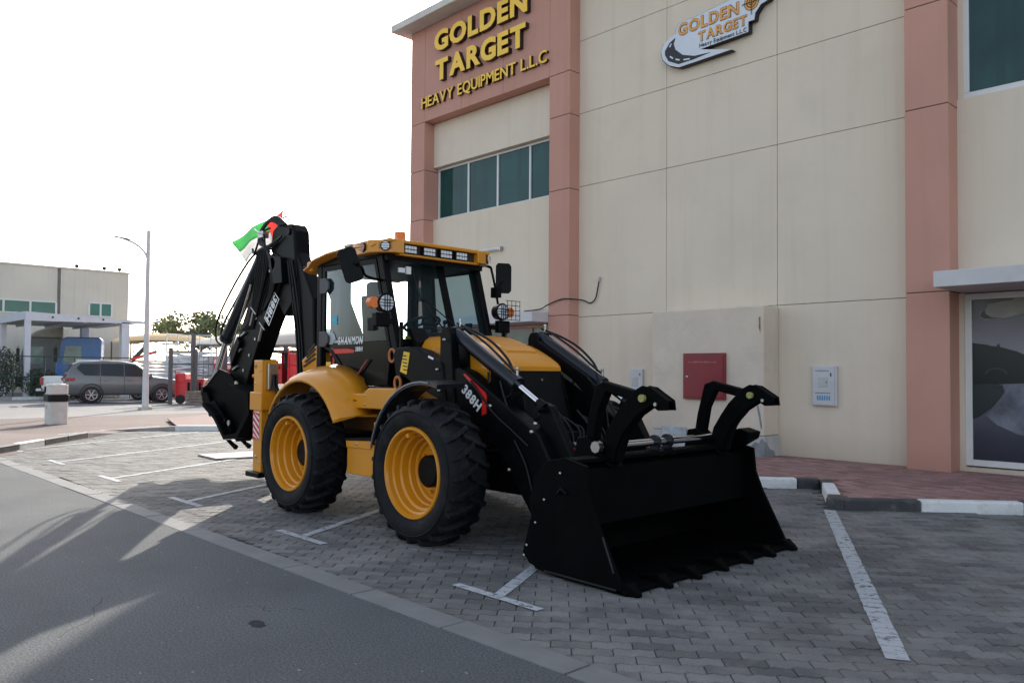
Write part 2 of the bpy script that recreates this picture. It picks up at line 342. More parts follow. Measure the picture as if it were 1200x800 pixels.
stuff_tiles('footway_paver',cs[300:],rv,rf,0,PVR,fw,.112)
# pink paved area and left kerb island
poly_sheet('pink_pavement',[(-16.0,3.22),(-19.3,5.6),(-20.7,6.6),(-20.9,7.2),(-20.0,8.2),(-24.5,13.5),(-27.9,14.5),(-27.9,3.22)],.004,PPK,kind='structure')
isl=[(-15.7,2.6),(-17.1,3.8),(-19.2,5.5),(-20.1,5.6),(-21.6,4.4),(-26,3.6),(-27.9,3.4),(-27.9,2.9),(-16,2.3)]
MB().add([(x,y,.11 if i<3 else .01) for i,(x,y) in enumerate(isl)]+[(-18.5,3.6,.11),(-22.5,3.4,.09)],[(0,1,9,8),(1,2,9),(2,3,9),(3,4,9),(4,5,10,9),(5,6,7,10),(7,8,9,10)]).build('kerb_island',PPK,kind='structure')
kerb_run((-14.9,1.95),(-19.2,5.5),[(.9,KB),(.95,KW),(.95,KB),(.93,KW),(.95,KB),(2,KB)],side=1)
RMP=M('kerb end ramp',(.34,.31,.29),.9,var=.15)
MB().add([(-19.2,5.5,0),(-20.3,6.5,0),(-20.4,6.4,.01),(-19.35,5.4,0),(-19.2,5.5,.11),(-19.35,5.4,.11)],[(0,1,4),(1,2,5,4),(2,3,5),(0,4,5,3),(0,3,2,1)]).build('kerb_ramp',RMP,kerb)
MB().add([(-20.2,7.75,0),(-21.3,6.3,0),(-21.45,6.4,.0),(-20.35,7.85,0),(-20.2,7.75,.11),(-20.35,7.85,.11)],[(0,4,1),(1,4,5,2),(2,5,3),(0,3,5,4),(0,1,2,3)]).build('kerb_ramp',RMP,kerb)
# painted bay markings
def line_mat():
    m=bpy.data.materials.new('worn road paint'); m.use_nodes=True; t=m.node_tree; N=t.nodes; K=t.links; b=N['Principled BSDF']; b.inputs['Base Color'].default_value=(.42,.44,.46,1); b.inputs['Roughness'].default_value=.7
    g=N.new('ShaderNodeNewGeometry'); n=N.new('ShaderNodeTexNoise'); n.inputs['Scale'].default_value=14; n.inputs['Detail'].default_value=8; n.inputs['Roughness'].default_value=.75; K.new(g.outputs['Position'],n.inputs['Vector'])
    r=N.new('ShaderNodeMapRange'); r.inputs['From Min'].default_value=.35; r.inputs['From Max'].default_value=.47; r.inputs['To Min'].default_value=0; r.inputs['To Max'].default_value=.9; K.new(n.outputs['Fac'],r.inputs['Value']); K.new(r.outputs[0],b.inputs['Alpha'])
    return m
LM=line_mat(); pm=empty('bay_marking',(-6,6,0),kind='structure')
bdir=Vector((-.475,.88))
def strip(a,b,wd,name='painted_line'):
    a,b=Vector(a),Vector(b); d=(b-a).normalized(); n=Vector((-d.y,d.x))*wd/2
    m=MB(); k=max(2,int((b-a).length/.11)); 
    for i in range(k):      # paint breaks where the joints lie
        p=a+(b-a)*(i/k)+d*.002; q=a+(b-a)*((i+1)/k)-d*.002
        j=random.uniform(-.004,.004); nn=n*(1+random.uniform(-.06,.06))
        m.add([(*(p-nn),.0055),(*(q-nn),.0055),(*(q+nn),.0055),(*(p+nn),.0055)],[(0,1,2,3)])
    m.build(name,LM,pm)
for k in range(-6,2):
    tx=-4.03+2.62*k; a=Vector((tx,3.72)); 
    e=Vector(An(k-1)) if k>-5 else a+bdir*5
    a2=a+Vector((0,0))
    s0=a if k<1 else Vector((-1.72,4.45))
    strip(s0,e+(a-e).normalized()*.04,.125 if k>0 else .09)
    if k<1: strip((tx-.42,3.69),(tx+.42,3.69),.075)
CRK=M('crack filler dark',(.02,.021,.022),.8)
ck=empty('road_wear',(-4,1.5,0),kind='structure')
for (x,y),dx,n in (((-5.9,1.9),.5,9),((-3.2,2.3),.35,7),((-7.5,.8),.7,9),((-4.6,2.6),-.3,6)):
    q=[Vector((x,y,.0015))]
    for i in range(n): q.append(q[-1]+Vector((dx*random.uniform(.1,.3),random.uniform(-.16,.06),0)))
    V=[];F=[]
    for i,p in enumerate(q): wd=.006*random.uniform(.4,1.3); V+= [p+Vector((0,wd,0)),p-Vector((0,wd,0))]
    F=[(2*i,2*i+2,2*i+3,2*i+1) for i in range(len(q)-1)]
    MB().add(V,F).build('crack',CRK,ck)
def blot(x,y,r,mt,nm,z=.002):
    n=16; MB().add([(x+r*1.8*random.uniform(.7,1.2)*math.cos(2*PI*i/n),y+r*random.uniform(.7,1.2)*math.sin(2*PI*i/n),z) for i in range(n)],[tuple(range(n))]).build(nm,mt,ck)
blot(-4.55,2.25,.045,M('oil blot',(.045,.043,.043),.95,spec=.05),'oil_stain')
for _ in range(90):
    x=random.uniform(-9,-2.6); y=random.uniform(.3,2.95); blot(x,y,random.uniform(.003,.007),M('pale aggregate',(.22,.22,.21),.8),'stone_chip',.0018) if _<90 else 0
#=================================================================== SHOWROOM BUILDING
bld=empty('commercial_building',(-9,13,0),'beige two storey commercial building with terracotta pink pillars and raised gold lettering','building')
WY=12.97; PY=12.65; G=.009
def wall(x0,x1,z0,z1,name='wall_panel',y0=WY,y1=None,mat=WALL): return BX(x0+G/2,x1-G/2,y0,y1 or y0+.12,z0+G/2,z1-G/2).build(name,mat,bld,bevel=.004)
BX(-16.9,6,13.30,28,0,10.3).build('building_core',M('building core',(.3,.26,.22),.9),bld)
BX(-12.0,-4.3,13.08,13.3,0,10.3).build('joint_backing',JNT,bld)
BX(-4.3,6,13.085,13.3,2.75,10.3).build('joint_backing',JNT,bld)
for z0,z1 in ((0,2.69),(2.69,5.49),(5.49,7.07),(7.07,8.65),(8.65,10.3)):
    for x0,x1 in ((-11.62,-9.33),(-9.33,-7.0),(-7.0,-4.70)): wall(x0,x1,z0,z1)
# pillars in stacked blocks
def pillar(x0,x1,ya,cuts,y1=13.3):
    for a,b in zip(cuts[:-1],cuts[1:]): BX(x0,x1,ya,y1,a+(.006 if a else 0),b-.006).build('pillar_block',PINK,bld,bevel=.01)
    BX(x0+.012,x1-.012,ya+.012,y1-.01,cuts[0],cuts[-1]).build('pillar_core',JNT,bld)
pillar(-12.2,-11.6,PY,[0,2.72,5.42,7.02,7.95,10.4])
pillar(-4.73,-4.12,PY-.05,[0,2.72,5.46,7.0,8.6,10.4])
pillar(-17.28,-16.68,PY,[0,2.72,5.42,6.7,7.95],28)
# pink fascia that carries the lettering, in panels
xs=[-17.28,-16.68,-15.2,-13.7,-12.2]
for a,b in zip(xs[:-1],xs[1:]): BX(a+.004,b-.004,PY,13.3 if a>-17 else 28,7.95+.004,10.4).build('fascia_panel',PINK,bld,bevel=.005)
BX(-17.2,-12.1,PY+.05,13.2,7.98,10.39).build('fascia_backing',JNT,bld)
COP=M('grey coping',(.62,.58,.53),.8,var=.08,bump=.2,bs=20)
BX(-17.6,6,12.2,28.2,10.41,10.6).build('coping',COP,bld,bevel=.02)
# left bay: wall above / below window band
BX(-16.68,-12.2,WY,13.3,6.80,7.94).build('wall_panel',WALL,bld)
BX(-16.68,-12.2,WY,13.3,2.84,5.44).build('wall_panel',WALL,bld)
def window(x0,x1,z0,z1,y,n,fw=.055,glass=WGL,splits=None,frame=WFR,name='window',curtain=False):
    m=MB(); cuts=splits or [x0+(x1-x0)*i/n for i in range(n+1)]
    m.box(x0,x1,y,y+.07,z0,z0+fw); m.box(x0,x1,y,y+.07,z1-fw,z1)
    for c in cuts: 
        c0=min(max(c-fw/2,x0),x1-fw); m.box(c0,c0+fw,y+.001,y+.069,z0+fw,z1-fw)
    w=m.build(name,frame,bld,bevel=.006)
    for a,b in zip(cuts[:-1],cuts[1:]): BX(a+.01,b-.01,y+.035,y+.045,z0+.02,z1-.02).build('pane',glass,w)
    return w
BX(-16.68,-12.2,13.22,13.29,5.4,6.85).build('window_reveal',JNT,bld)
window(-16.66,-12.2,5.44,6.79,13.1,4,splits=[-16.66,-15.45,-14.36,-13.25,-12.2])
# lower left: canopy and pink framed glazing
WCN=M('white canopy',(.55,.54,.54),.6,var=.05,dirt=(.4,.37,.33,.4),ds=2)
BX(-16.68,-12.2,12.15,13.3,2.585,2.80).build('canopy',WCN,bld,bevel=.008)
BX(-16.68,-12.2,13.25,13.3,0,2.58).build('wall_panel',WALL,bld)
PFR=M('pinkish shopfront frame',(.55,.36,.31),.5)
window(-16.68,-12.2,.1,2.575,13.02,5,fw=.07,glass=TGL,frame=PFR,name='shopfront_window')
# right bay
BX(-4.12,6,WY,13.3,2.98,5.58).build('wall_panel',WALL,bld); BX(-4.12,6,WY,13.3,7.9,10.3).build('wall_panel',WALL,bld)
BX(-4.12,-4.04,WY+.05,13.3,5.58,7.9).build('wall_panel',WALL,bld)
window(-4.06,.5,5.59,7.85,13.03,3,fw=.085)
BX(-4.12,6,WY,13.3,0,.17).build('wall_panel',WALL,bld)
BX(-4.10,6,11.9,13.25,2.715,2.935).build('canopy',WCN,bld,bevel=.008)
BX(-4.12,-4.06,WY+.02,13.2,.17,2.71).build('wall_panel',WALL,bld)
POST=bpy.data.materials.new('printed storm landscape film')
def film():
    m=POST; m.use_nodes=True; t=m.node_tree; N=t.nodes; K=t.links; b=N['Principled BSDF']; b.inputs['Roughness'].default_value=.25
    g=N.new('ShaderNodeNewGeometry'); s=N.new('ShaderNodeSeparateXYZ'); K.new(g.outputs['Position'],s.inputs[0])
    n=N.new('ShaderNodeTexNoise'); n.inputs['Scale'].default_value=1.6; n.inputs['Detail'].default_value=5; K.new(g.outputs['Position'],n.inputs['Vector'])
    a=N.new('ShaderNodeMath'); a.operation='MULTIPLY_ADD'; a.inputs[1].default_value=.35; K.new(n.outputs['Fac'],a.inputs[0]); K.new(s.outputs['Z'],a.inputs[2])
    r=N.new('ShaderNodeMapRange'); r.inputs['From Min'].default_value=.2; r.inputs['From Max'].default_value=2.9; K.new(a.outputs[0],r.inputs['Value'])
    c=N.new('ShaderNodeValToRGB'); e=c.color_ramp.elements; e[0].position=0; e[0].color=(.012,.014,.022,1); e[1].position=1; e[1].color=(.035,.032,.04,1)
    for p,q in ((.22,(.05,.055,.075)),(.5,(.16,.165,.2)),(.66,(.22,.225,.25)),(.8,(.13,.12,.15)),(.92,(.055,.05,.06))):
        k=e.new(p); k.color=(*q,1)
    K.new(r.outputs[0],c.inputs[0]); K.new(c.outputs[0],b.inputs['Base Color']); return m
film()
sw=window(-4.06,2.0,.19,2.70,13.04,3,fw=.09,glass=POST,name='shopfront_window')
DKH=M('print dark hills',(.006,.008,.008),.3); DKW=M('print river',(.17,.18,.22),.3,var=.3,vs=2.5,dirt=(.03,.035,.05,.9),ds=1.1); DKG=M('print dark bank',(.02,.03,.032),.3); LGO=M('print pale logo',(.2,.19,.165),.3,var=.2)
def decal_y(name,pts,y,mat,parent,t=.002): return MB().pr(pts,y-t,y).build(name,mat,parent)
decal_y('printed_hills',[(-3.97,1.98),(-3.88,1.965),(-3.78,1.95),(-3.72,1.93),(-3.65,1.925),(-3.64,1.96),(-3.62,1.96),(-3.61,1.915),(-3.5,1.88),(-3.4,1.85),(-3.3,1.80),(-3.1,1.79),(-2.9,1.75),(-2.6,1.72),(-2.1,1.5),(-2.1,1.38),(-3.3,1.40),(-3.97,1.36)],13.072,DKH,sw)
decal_y('printed_river',[(-3.0,1.41),(-2.1,1.42),(-2.1,.75),(-2.5,.62),(-3.0,.60),(-3.4,.68),(-3.66,.80),(-3.80,.93),(-3.70,1.02),(-3.60,1.1),(-3.555,1.2),(-3.54,1.3),(-3.50,1.37)],13.068,DKW,sw)
decal_y('printed_bank',[(-3.97,1.37),(-3.75,1.385),(-3.58,1.37),(-3.56,1.28),(-3.60,1.2),(-3.66,1.12),(-3.73,1.03),(-3.82,.96),(-3.90,.90),(-3.97,.87)],13.064,DKG,sw)
m=MB()
for i in range(11):
    t0=R(200-8*i*1.0); 
    m.add([(-3.66+.15*math.cos(t),13.06,1.52+.1*math.sin(t)) for t in (PI*i/11,PI*(i+1)/11)]+[(-3.66+.12*math.cos(t),13.06,1.52+.075*math.sin(t)) for t in (PI*(i+1)/11,PI*i/11)],[(0,1,2,3)])
m.build('printed_arch',M('print arch',(.03,.035,.035),.3),sw)
decal_y('printed_logo',[(-3.86,2.42),(-3.77,2.48),(-3.76,2.54),(-3.45,2.58),(-3.38,2.64),(-3.3,2.6),(-3.22,2.62),(-3.26,2.48),(-3.3,2.38),(-3.6,2.31),(-3.8,2.31),(-3.88,2.36)],13.064,LGO,sw)
decal_y('printed_logo_road',[(-3.85,2.41),(-3.8,2.46),(-3.79,2.40),(-3.72,2.345),(-3.55,2.32),(-3.8,2.325),(-3.865,2.365)],13.060,DKH,sw)
# protruding utility box on the wall
BXM=M('patched plaster box',(.62,.535,.435),.9,var=.07,vs=1.5,bump=.5,bs=14,dirt=(.48,.43,.36,.6),ds=2.2)
ub=BX(-9.28,-6.97,12.45,12.96,.46,2.66).build('plastered_box',BXM,bld,bevel=.02)
BX(-9.30,-6.95,12.44,12.96,0.1,.455).build('plinth',M('whitewashed plinth',(.46,.45,.43),.85,var=.12,dirt=(.3,.32,.33,.6),ds=4,bump=.4,bs=20),ub,bevel=.012)
PAT=M('bare cement patch',(.23,.245,.25),.9,var=.2,vs=8,bump=.4,bs=30)
MB().pr([(-7.42,.11),(-6.949,.11),(-6.949,.36),(-7.0,.42),(-7.06,.33),(-7.12,.36),(-7.2,.28),(-7.3,.31),(-7.45,.2)],12.436,12.44).build('cement_patch',PAT,ub)
MB().pr([(12.439,.11),(12.8,.11),(12.75,.2),(12.6,.24),(12.5,.36),(12.439,.36)],-6.949,-6.945,'x').build('cement_patch',PAT,ub)
MB().pr([(-7.10,.98),(-7.05,.72),(-7.02,.56),(-7.0,.62),(-7.03,.8),(-7.07,.96)],12.446,12.45).build('cement_patch',PAT,ub)
MB().pr([(-7.06,2.46),(-7.03,2.47),(-7.03,2.2),(-7.06,2.28)],12.446,12.45).build('rust_stain',M('rust stain',(.3,.14,.05),.9,var=.3,vs=15),ub)
# things fixed to the wall
RC=M('red cabinet paint',(.20,.012,.022),.38,var=.08,coat=.2)
rc=BX(-8.54,-7.68,12.39,12.449,1.045,1.865).build('fire_hose_cabinet',RC,None,bevel=.006,label='dark red wall cabinet with a round lock on the plastered box',cat='cabinet')
BX(-8.50,-7.71,12.378,12.389,1.08,1.83).build('door',RC,rc,bevel=.004)
for i in range(14): BX(-8.42+i*.042,-8.42+i*.042+.028,12.374,12.377,1.69+random.uniform(0,.01),1.71+random.uniform(0,.015)).build('faint_mark',M('faint white print',(.4,.15,.15),.6),rc)
MB().lathe([(.001,-.02),(.022,-.02),(.024,0)],(-8.44,12.378,1.44)).build('lock',STEEL,rc)
WBX=M('white enamel box',(.52,.53,.54),.5,var=.05,dirt=(.4,.38,.35,.5),ds=6)
BLP=M('blue print',(.1,.28,.5),.6,var=.2,vs=40); GRP=M('grey print line',(.2,.24,.3),.6)
mb=BX(-6.35,-5.93,12.91,12.969,.985,1.64).build('meter_box',WBX,None,bevel=.006,label='white meter box with blue print on the beige wall right of the plastered box',cat='meter box')
BX(-6.335,-5.965,12.898,12.909,1.0,1.625).build('door',WBX,mb,bevel=.004)
BX(-6.24,-6.07,12.892,12.8975,1.29,1.46).build('hatch',M('hatch grey',(.42,.43,.43),.5),mb,bevel=.003)
BX(-6.10,-6.09,12.889,12.8915,1.36,1.39).build('latch',HOSE,mb); BX(-6.03,-6.015,12.89,12.8975,1.47,1.53).build('latch',HOSE,mb)
for i in range(6): BX(-6.26+i*.04,-6.235+i*.04,12.894,12.8975,1.08,1.155).build('blue_print',BLP,mb)
BX(-6.29,-6.03,12.894,12.8975,1.19,1.205).build('grey_print',GRP,mb); BX(-6.29,-6.05,12.894,12.8975,1.555,1.57).build('grey_print',GRP,mb)
sb=BX(-10.17,-9.86,12.92,12.969,1.14,1.58).build('switch_box',WBX,None,bevel=.006,label='small white switch box on the wall left of the red cabinet',cat='switch box')
BX(-10.12,-9.98,12.912,12.919,1.24,1.42).build('hatch',M('hatch grey',(.42,.43,.43),.5),sb,bevel=.003); BX(-9.93,-9.915,12.912,12.919,1.45,1.5).build('latch',HOSE,sb)
BX(-9.02,-8.50,12.40,12.436,.112,.53).build('leaning_board',M('pale blue board',(.4,.45,.48),.7,var=.2,vs=9,dirt=(.25,.2,.17,.6),ds=6),None,bevel=.004,label='pale blue stained board leaning on the plinth behind the loader bucket',cat='board')
tl=MB().tube([(-14.85,12.90,4.42),(-14.0,12.90,4.42)],.04,10).build('tube_light',M('white tube cover',(.62,.62,.6),.4),None,label='white tube light fixed on the wall above the canopy',cat='light')
for x in (-14.86,-14.02): BX(x-.02,x+.03,12.86,12.968,4.37,4.46).build('bracket',STEEL,tl)
cb=MB().curve([(-11.0,12.93,3.42),(-11.04,12.93,3.25),(-11.1,12.93,3.05),(-11.25,12.93,2.97),(-11.45,12.93,3.04),(-11.62,12.62,3.06),(-11.85,12.62,3.05),(-12.2,12.62,2.96),(-12.7,12.9,2.91),(-13.2,12.9,2.89)],.013,8)
cb.build('loose_cable',HOSE,None,label='loose black cable drooping across the pink pillar onto the beige wall',cat='cable')
MB().curve([(-11.0,12.94,3.4),(-10.98,12.93,3.5),(-11.0,12.92,3.44)],.02,6).build('frayed_end',M('tape silver',(.4,.4,.4),.5),bpy.data.objects['loose_cable'])
MB().tube([(-17.0,14.0,10.6),(-17.0,14.0,13.2)],.045,10).build('roof_pole',M('pale pole',(.45,.45,.43),.5),None,label='thin pale pole standing on the roof corner behind the coping',cat='pole')
# raised gold lettering
GOLD=M('gold letter face',(.92,.56,.045),.45,var=.05); BRN=M('dark letter side',(.02,.013,.01),.5)
def sign_row(text,x0,x1,z,h,d,off,parent,y=12.65,gap=.14):
    lettering(text,(x0,y,z),(1,0,0),(0,0,1),(0,-1,0),x1-x0,h,d,BRN,parent,off,'letter_side',gap=gap)
    lettering(text,(x0,y-d-.001,z),(1,0,0),(0,0,1),(0,-1,0),x1-x0,h,.012,GOLD,parent,off*.93,'letter_face',gap=gap)
for t,rows,lb in (('golden',[('GOLDEN',-16.15,-12.80,9.60,.48,.11,.045)],'raised gold word GOLDEN, top row on the pink fascia'),
   ('target',[('TARGET',-16.10,-12.85,8.84,.50,.11,.045)],'raised gold word TARGET, middle row on the pink fascia'),
   ('heavy',[('HEAVY EQUIPMENT L.L.C',-16.72,-12.22,8.28,.28,.07,.012)],'small raised gold words HEAVY EQUIPMENT L.L.C along the fascia bottom')):
    for r_ in rows:
        sg=empty('raised_lettering',((r_[1]+r_[2])/2,12.65,r_[3]),lb,'sign','raised gold lettering on the fascia')
        sign_row(*r_,sg)
# logo board
lg=empty('logo_sign',(-8.2,12.97,7.35),'white cut-out logo board with orange words and black road on the upper beige wall','sign')
LP=[(-8.97,7.345),(-9.19,7.43),(-9.34,7.58),(-9.38,7.74),(-9.31,7.9),(-9.16,7.98),(-9.03,8.02),(-9.03,8.10),(-8.94,8.19),(-8.78,8.21),(-8.64,8.20),(-7.70,8.30),(-7.64,8.40),(-7.52,8.47),(-7.38,8.44),(-7.29,8.32),(-7.06,8.16),(-7.06,8.04),(-7.22,8.0),(-7.33,7.88),(-7.35,7.76),(-7.47,7.76),(-7.47,7.575),(-8.49,7.56),(-7.80,7.37),(-8.6,7.33)]
LP[-3]=(-8.46,7.53); LP[-2]=(-7.78,7.36)
BLB=M('black logo print',(.012,.014,.02),.5); LWH=M('white logo board',(.62,.66,.72),.4,var=.04); ORG=M('orange logo print',(.72,.33,.06),.5)
LPw=LP[:-3]+[(-8.49,7.545),(-7.80,7.35),(-8.95,7.33)]; LPw[0]=(-9.0,7.345)
MB().pr(LPw,12.84,12.96).build('board_edge',BLB,lg)
cxm=(-8.2,7.8); inn=[(x+(cxm[0]-x)*.012,z+(cxm[1]-z)*.02) for x,z in LPw]
MB().pr(inn,12.832,12.839).build('board_face',LWH,lg)
MB().pr([(-9.03,7.93),(-9.16,7.87),(-9.27,7.74),(-9.27,7.66),(-9.19,7.52),(-8.96,7.40),(-8.6,7.40),(-8.25,7.43),(-8.6,7.46),(-8.86,7.55),(-9.03,7.7),(-9.07,7.82)],12.826,12.831).build('printed_road',BLB,lg)
for a,b in (((-9.12,7.84),(-9.16,7.78)),((-9.18,7.73),(-9.18,7.66)),((-9.15,7.6),(-9.08,7.54)),((-9.02,7.51),(-8.93,7.47)),((-8.84,7.45),(-8.7,7.43))):
    MB().bar((a[0],12.823,a[1]),(b[0],12.823,b[1]),.004,.028,up=(0,0,1)).build('lane_dash',LWH,lg)
def lrow(t,x0,x1,z,h,o,mat,y,rise,gap=.14): lettering(t,(x0,y,z),(1,0,rise),(0,0,1),(0,-1,0),x1-x0,h,.003,mat,lg,o,'printed_letter',gap=gap)
for mat,y,o in ((BLB,12.828,.05),(ORG,12.824,.022)):
    lrow('GOLDEN',-8.97,-7.66,7.94,.22,o,mat,y,.02); lrow('TARGET',-8.52,-7.5,7.70,.18,o,mat,y,.02)
lettering('Heavy Equipment L.L.C',(-8.49,12.828,7.585),(1,0,.01),(0,0,1),(0,-1,0),.98,.075,.003,BLB,lg,.01,'printed_letter')
for r1,r2_,mt,y in ((.14,.0,ORG,12.826),(.10,.085,BLB,12.822),(.055,.042,BLB,12.822),(.145,.137,BLB,12.822)):
    MB().lathe([(max(r2_,.001),0),(r1,0)],(-7.41,y,8.09),n=28).build('target_ring',mt,lg)
BX(-7.60,-7.16,12.817,12.82,8.083,8.097).build('crosshair',BLB,lg); BX(-7.417,-7.403,12.815,12.8165,7.86,8.32).build('crosshair',BLB,lg)
#=================================================================== BACKHOE LOADER
mc=empty('backhoe_loader',(-7.5,5.5,0),'yellow and black backhoe loader with black front bucket lowered on the paving','backhoe loader')
P=lambda mb,name,mat,parent=mc,**k: mb.build(name,mat,parent,**k)
def both(mk,name,mat,parent=mc,**k):
    a=mk(); o=P(a,name,mat,parent,**k); o2=P(mk().mir(),name,mat,parent,**k); return o,o2
# wheels
def make_wheel(cx,y0,zc,sgn=1):
    prof=[(.385,.06),(.41,.03),(.455,.008),(.515,0),(.56,.012),(.588,.045),(.598,.11),(.598,.37),(.588,.435),(.56,.468),(.515,.48),(.455,.472),(.41,.45),(.385,.42)]
    rim=[(.392,.06),(.402,.035),(.394,.020),(.376,.020),(.366,.045),(.362,.085),(.344,.095),(.338,.150),(.316,.162),(.306,.225),(.290,.235),(.284,.285),(.262,.292),(.250,.318),(.15,.322),(.001,.325)]
    c=(cx,y0,zc)
    w_=MB().steps(rim,c,n=56).lathe([(.385,.06),(.37,.25),(.36,.42),(.385,.45)],c,n=48)
    W=w_.build('wheel',YEL,mc)
    t=MB().lathe(prof,c,n=64)
    nl=23
    for side in (0,1):
        for k in range(nl):
            th0=2*PI*(k+.5*side)/nl; secs=[]
            st=[(.013,.535,.0),(.035,.578,.012),(.10,.598,.035),(.19,.602,.10),(.285,.603,.17)]
            for (yy,ri,dt) in st:
                y_=yy if side==0 else .48-yy; ro=ri+(.012 if yy<.02 else .040 if yy>.03 else .03)
                hw=.024 if yy<.1 else .030; th=th0+dt
                q=[]
                for a_,r_ in ((th-hw/.6,ri-.02),(th+hw/.6,ri-.02),(th+hw*.7/.6,ro),(th-hw*.7/.6,ro)):
                    q.append((cx+r_*math.cos(a_),y0+y_,zc+r_*math.sin(a_)))
                secs.append(q)
            t.loft(secs,smooth=False)
    # raised ring on the sidewall
    t.lathe([(.548,.004),(.545,-.004),(.535,-.006),(.531,.0)],c,n=64)
    t.v=[(x,y0+(y-y0)*.89,z) for x,y,z in t.v]
    t.build('tyre',RUB,W)
    MB().steps([(.001,.20),(.125,.20),(.142,.212),(.145,.32)],c,n=28).build('hub',BLK,W)
    for k in range(10):
        a_=2*PI*k/10; MB().lathe([(.001,-.03),(.017,-.03),(.017,.01)],(cx+.205*math.cos(a_),y0+.315,zc+.205*math.sin(a_)),n=6,smooth=False).build('wheel_nut',YEL,W)
    BX(cx-.11,cx-.07,y0+.05,y0+.12,zc+.30,zc+.335).build('valve_bracket',YEL,W)
    return W
HZ=.618
W1=make_wheel(-5.73,4.21,HZ)
def place_wheel(dx,mir):
    c=copy_tree(W1,mc,(dx,0,0))
    if mir:
        c.scale=(1,-1,1); c.location.y=-(W1.location.y)
    return c
place_wheel(-2.19,False); place_wheel(0,True); place_wheel(-2.19,True)
# chassis
DRK=M('dark underbody',(.003,.003,.003),.7,spec=.2)
P(BX(-9.2,-5.1,5.2,5.8,.5,.95),'chassis_frame',DRK,bevel=.01)
P(MB().box(-5.9,-5.54,4.75,6.25,.5,.74),'front_axle',DRK,bevel=.02); P(MB().box(-8.1,-7.7,4.75,6.25,.48,.78),'rear_axle',DRK,bevel=.03)
P(BX(-5.6,-4.95,4.98,6.02,.42,.80),'front_frame',BLK,bevel=.02)
P(BX(-8.7,-6.3,4.95,6.05,.85,1.12),'underfloor_tank',M('rusty dark orange underfloor',(.12,.05,.012),.6),bevel=.02)
# tool box & step on the near side
tb=P(BX(-7.10,-6.62,4.45,4.80,.47,.80),'tool_box',YEL,bevel=.01)
P(MB().pr([(-7.115,.80),(-6.60,.825),(-6.60,.845),(-7.115,.822)],4.43,4.82),'lid',DRK,tb,bevel=.003)
P(MB().pr([(-7.10,.815),(-6.62,.833),(-6.66,.745),(-7.09,.735)],4.435,4.452),'lid_flap',YEL,tb,bevel=.003)
P(MB().lathe([(.001,-.012),(.011,-.012),(.013,.004)],(-6.9,4.438,.78),n=10),'lock',STEEL,tb)
P(BX(-6.85,-6.5,4.60,4.78,.84,.99),'step_box',YEL,bevel=.008); P(BX(-6.62,-6.45,4.42,4.7,.80,.835),'step_plate',STEEL,bevel=.004)
P(BX(-7.0,-6.6,8.9-2.7+.02,6.55,.47,.84),'side_tank',BLK,bevel=.02)
# cab -------------------------------------------------------------
cabf=MB(); CY=.64
def post(a,b,w_=.07,h_=.07): cabf.bar(a,b,w_,h_,up=(1,0,0) if abs(a[2]-b[2])>.5 else (0,0,1))
for s_ in (-1,1):
    yc=5.5+s_*CY
    post((-7.13,yc,2.76),(-6.70,yc,1.30),.075,.10)
    post((-8.33,yc,2.74),(-8.33,yc,1.30),.075,.10)
    post((-8.33,yc,2.735),(-7.13,yc,2.735),.06,.08); post((-8.33,yc,1.30),(-6.70,yc,1.30),.06,.08)
post((-8.33,4.86,2.72),(-8.33,6.14,2.72)); post((-7.13,4.86,2.74),(-7.13,6.14,2.74),.09,.09)
post((-6.80,4.86,1.80),(-6.80,6.14,1.80),.05,.07); post((-8.33,4.86,1.75),(-8.33,6.14,1.75),.05,.07)
cab=P(cabf,'cab_frame',BLK,bevel=.012)
P(MB().pr([(-8.33,1.30),(-6.70,1.30),(-6.70,1.25),(-8.33,1.25)],4.88,6.12),'floor',DRK,cab)
P(MB().pr([(-6.84,1.78),(-6.80,1.78),(-6.66,1.30),(-6.70,1.30)],4.90,6.10),'front_lower_panel',GLD,cab)
P(MB().pr([(-6.80,1.92),(-6.72,1.80),(-6.66,1.32),(-6.62,1.32),(-6.66,1.80),(-6.76,1.95)],4.97,5.16),'kick_plate',BLK,cab)
ws=P(MB().add([(-7.13,4.90,2.70),(-7.13,6.10,2.70),(-6.84,6.10,1.82),(-6.84,4.90,1.82)],[(0,1,2,3)]),'windscreen',GLS,cab)
P(MB().bar((-7.118,5.62,2.70),(-6.83,5.62,1.82),.012,.10,up=(0,1,0)),'windscreen_joint',BLK,ws)
P(MB().add([(-8.33,4.90,1.8),(-8.33,6.10,1.8),(-8.33,6.10,2.68),(-8.33,4.90,2.68)],[(0,1,2,3)]),'rear_window',GLS,cab)
